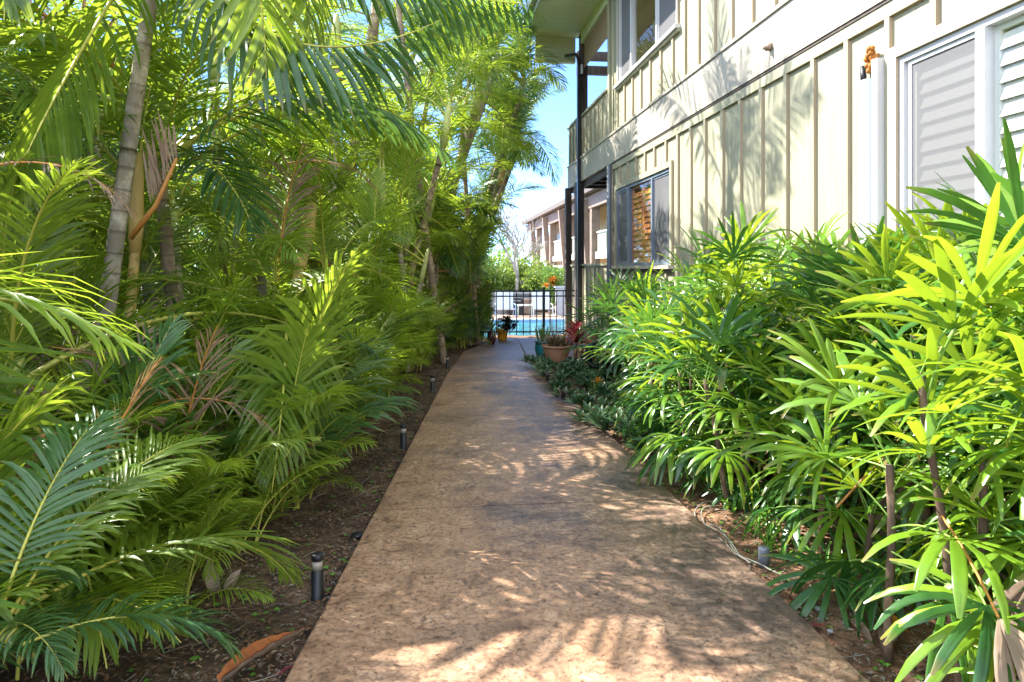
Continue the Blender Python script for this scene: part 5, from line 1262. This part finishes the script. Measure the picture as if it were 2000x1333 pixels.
# ------------------------------------------------------------------ fallen palm husk, stump, bits
A = Vector((*gnd(430, 1345), .012)); Bp = Vector((*gnd(592, 1250), .03)); d = Bp - A
t = empty('palm_husk', A, 'fallen boat shaped palm husk with orange inside at the lower left path edge', 'palm husk')
sd = d.cross(Vector((0, 0, 1))).normalized(); b = MB(); b2 = MB(); n = 18
for mbx, off, flip in ((b, .0, 1), (b2, -.003, -1)):
    rows = []
    for i in range(n + 1):
        f = i / n; wd = .030 * (sin(pi * min(1, .12 + .88 * f)) ** .8) * (1.15 - .3 * f) + .002; row = []
        for k in range(9):
            u = -1 + k / 4; row.append(mbx.vert(d * f + sd * wd * u + Vector((0, 0, .045 * abs(u) ** 1.6 * (wd / .05) + .005 * sin(f * 4) + off + .012 * (u > 0) + .006 * noise.noise(Vector((f * 9, u * 2, 0))))) + sd * .006 * noise.noise(Vector((f * 14, u, 5)))))
        rows.append(row)
    for i in range(n):
        for k in range(8): mbx.face((rows[i][k], rows[i][k + 1], rows[i + 1][k + 1], rows[i + 1][k]))
b.build('inside', 'husk_in', t, True); b2.build('outside', 'husk_out', t, True)
x, y = gnd(425, 1140); t = empty('dead_leaf_sheath', (x, y, soilz(x, y) - .01), 'pale tan dead leaf sheath standing under the low left frond', 'dead leaf')
b = MB(); b.blade((0, 0, 0), (-.25, .1, 1), (0, -1, 0), .13, .055, droop=.06, prof=[.6, .9, 1, .8, .3], fold=.8); b.blade((.03, 0, 0), (.3, .1, .6), (0, -1, 0.3), .10, .04, droop=.1, fold=.8); b.build('sheath', 'husk_out', t, True)
def bits(lab, px, py, mat, L, W, seed, name='fallen_leaf'):
    x, y = gnd(px, py); r = random.Random(seed); a = r.uniform(0, 6.28); b = MB()
    b.blade((0, 0, .006), (cos(a), sin(a), .12), (0, 0, 1), L, W, droop=.06, fold=.7); o = b.build(name, mat, None, True, (x, y, soilz(x, y) + .012)); tag(o, lab, 'fallen leaf')
bits('small magenta fallen leaf beside the palm husk', 545, 1310, 'redleaf', .06, .014, 1)
bits('small magenta fallen leaf at the right path edge', 1585, 1212, 'redleaf', .045, .011, 2)
bits('thin purple fallen leaf in the soil above the magenta one on the right', 1552, 1172, 'redleaf', .09, .012, 3)
bits('curled tan fallen leaf under the near right fan palm', 1700, 1240, 'leaf_dry', .16, .04, 4)
bits('broad tan fallen leaf under the lower right fan palms', 1745, 1225, 'leaf_dry', .15, .06, 5)
bits('yellowish fallen leaf behind the near right cane', 1715, 1195, 'croton', .12, .05, 6)
for i, (px, py, s0) in enumerate([(1598, 1178, .014), (1622, 1218, .011)]):
    x, y = gnd(px, py); b = MB(); b.lathe((0, 0, 0), [(s0 * .6, -s0 * .3), (s0, 0), (s0 * .8, s0 * .5), (s0 * .3, s0 * .7)], 9); tag(b.build('pebble', 'whitewall', None, True, (x, y, soilz(x, y) + .008)), ['larger white pebble on the soil right of the path', 'smaller white pebble nearer the camera right of the path'][i], 'pebble')
# dead brown fan leaf hanging in the right bed
A = atY(1745, 880, 2.35); t = empty('dead_fan_leaf', A, 'withered brown folded fan leaf hanging among the near right palms', 'dead leaf')
b = MB(); r = random.Random(3)
for i in range(7): b.blade((0, 0, 0), Vector((1, .1, r.uniform(.05, .35))), (0, -1, .5), r.uniform(.2, .3), .035, t=r.random(), droop=.05, fold=.9, pleat=4)
b.build('foliage', 'leaf_dry', t, True)
b = MB(); b.tube([(0, 0, 0), (-.10, -.02, -.06), (-.22, 0, -.2)], .004, 5); b.build('stalk', 'rachis_dry', t)
# white cushioned chair glimpsed between the fan palms and the wall
a = atY(1330, 598, 9.3); t = empty('patio_chair', (min(a.x, 2.9), 9.3, gz(9.3)), 'white patio chair glimpsed behind the far fan palms beside the wall', 'chair')
b = MB(); b.box(-.30, .24, -.25, .25, .38, .44); b.build('seat', 'white', t)
b = MB(); b.obox((.24, 0, .66), (.02, 0, .004), (0, .25, 0), (.03, 0, .2)); b.build('backrest', 'sling', t)
for sx in (-.27, .2):
    for sy in (-.22, .22): b = MB(); b.tube([(sx, sy, 0), (sx, sy, .38)], .018, 8); b.build('leg', 'white', t)
b = MB(); b.box(-.28, -.05, -.2, .2, .442, .50); b.build('cushion', 'teal', t)
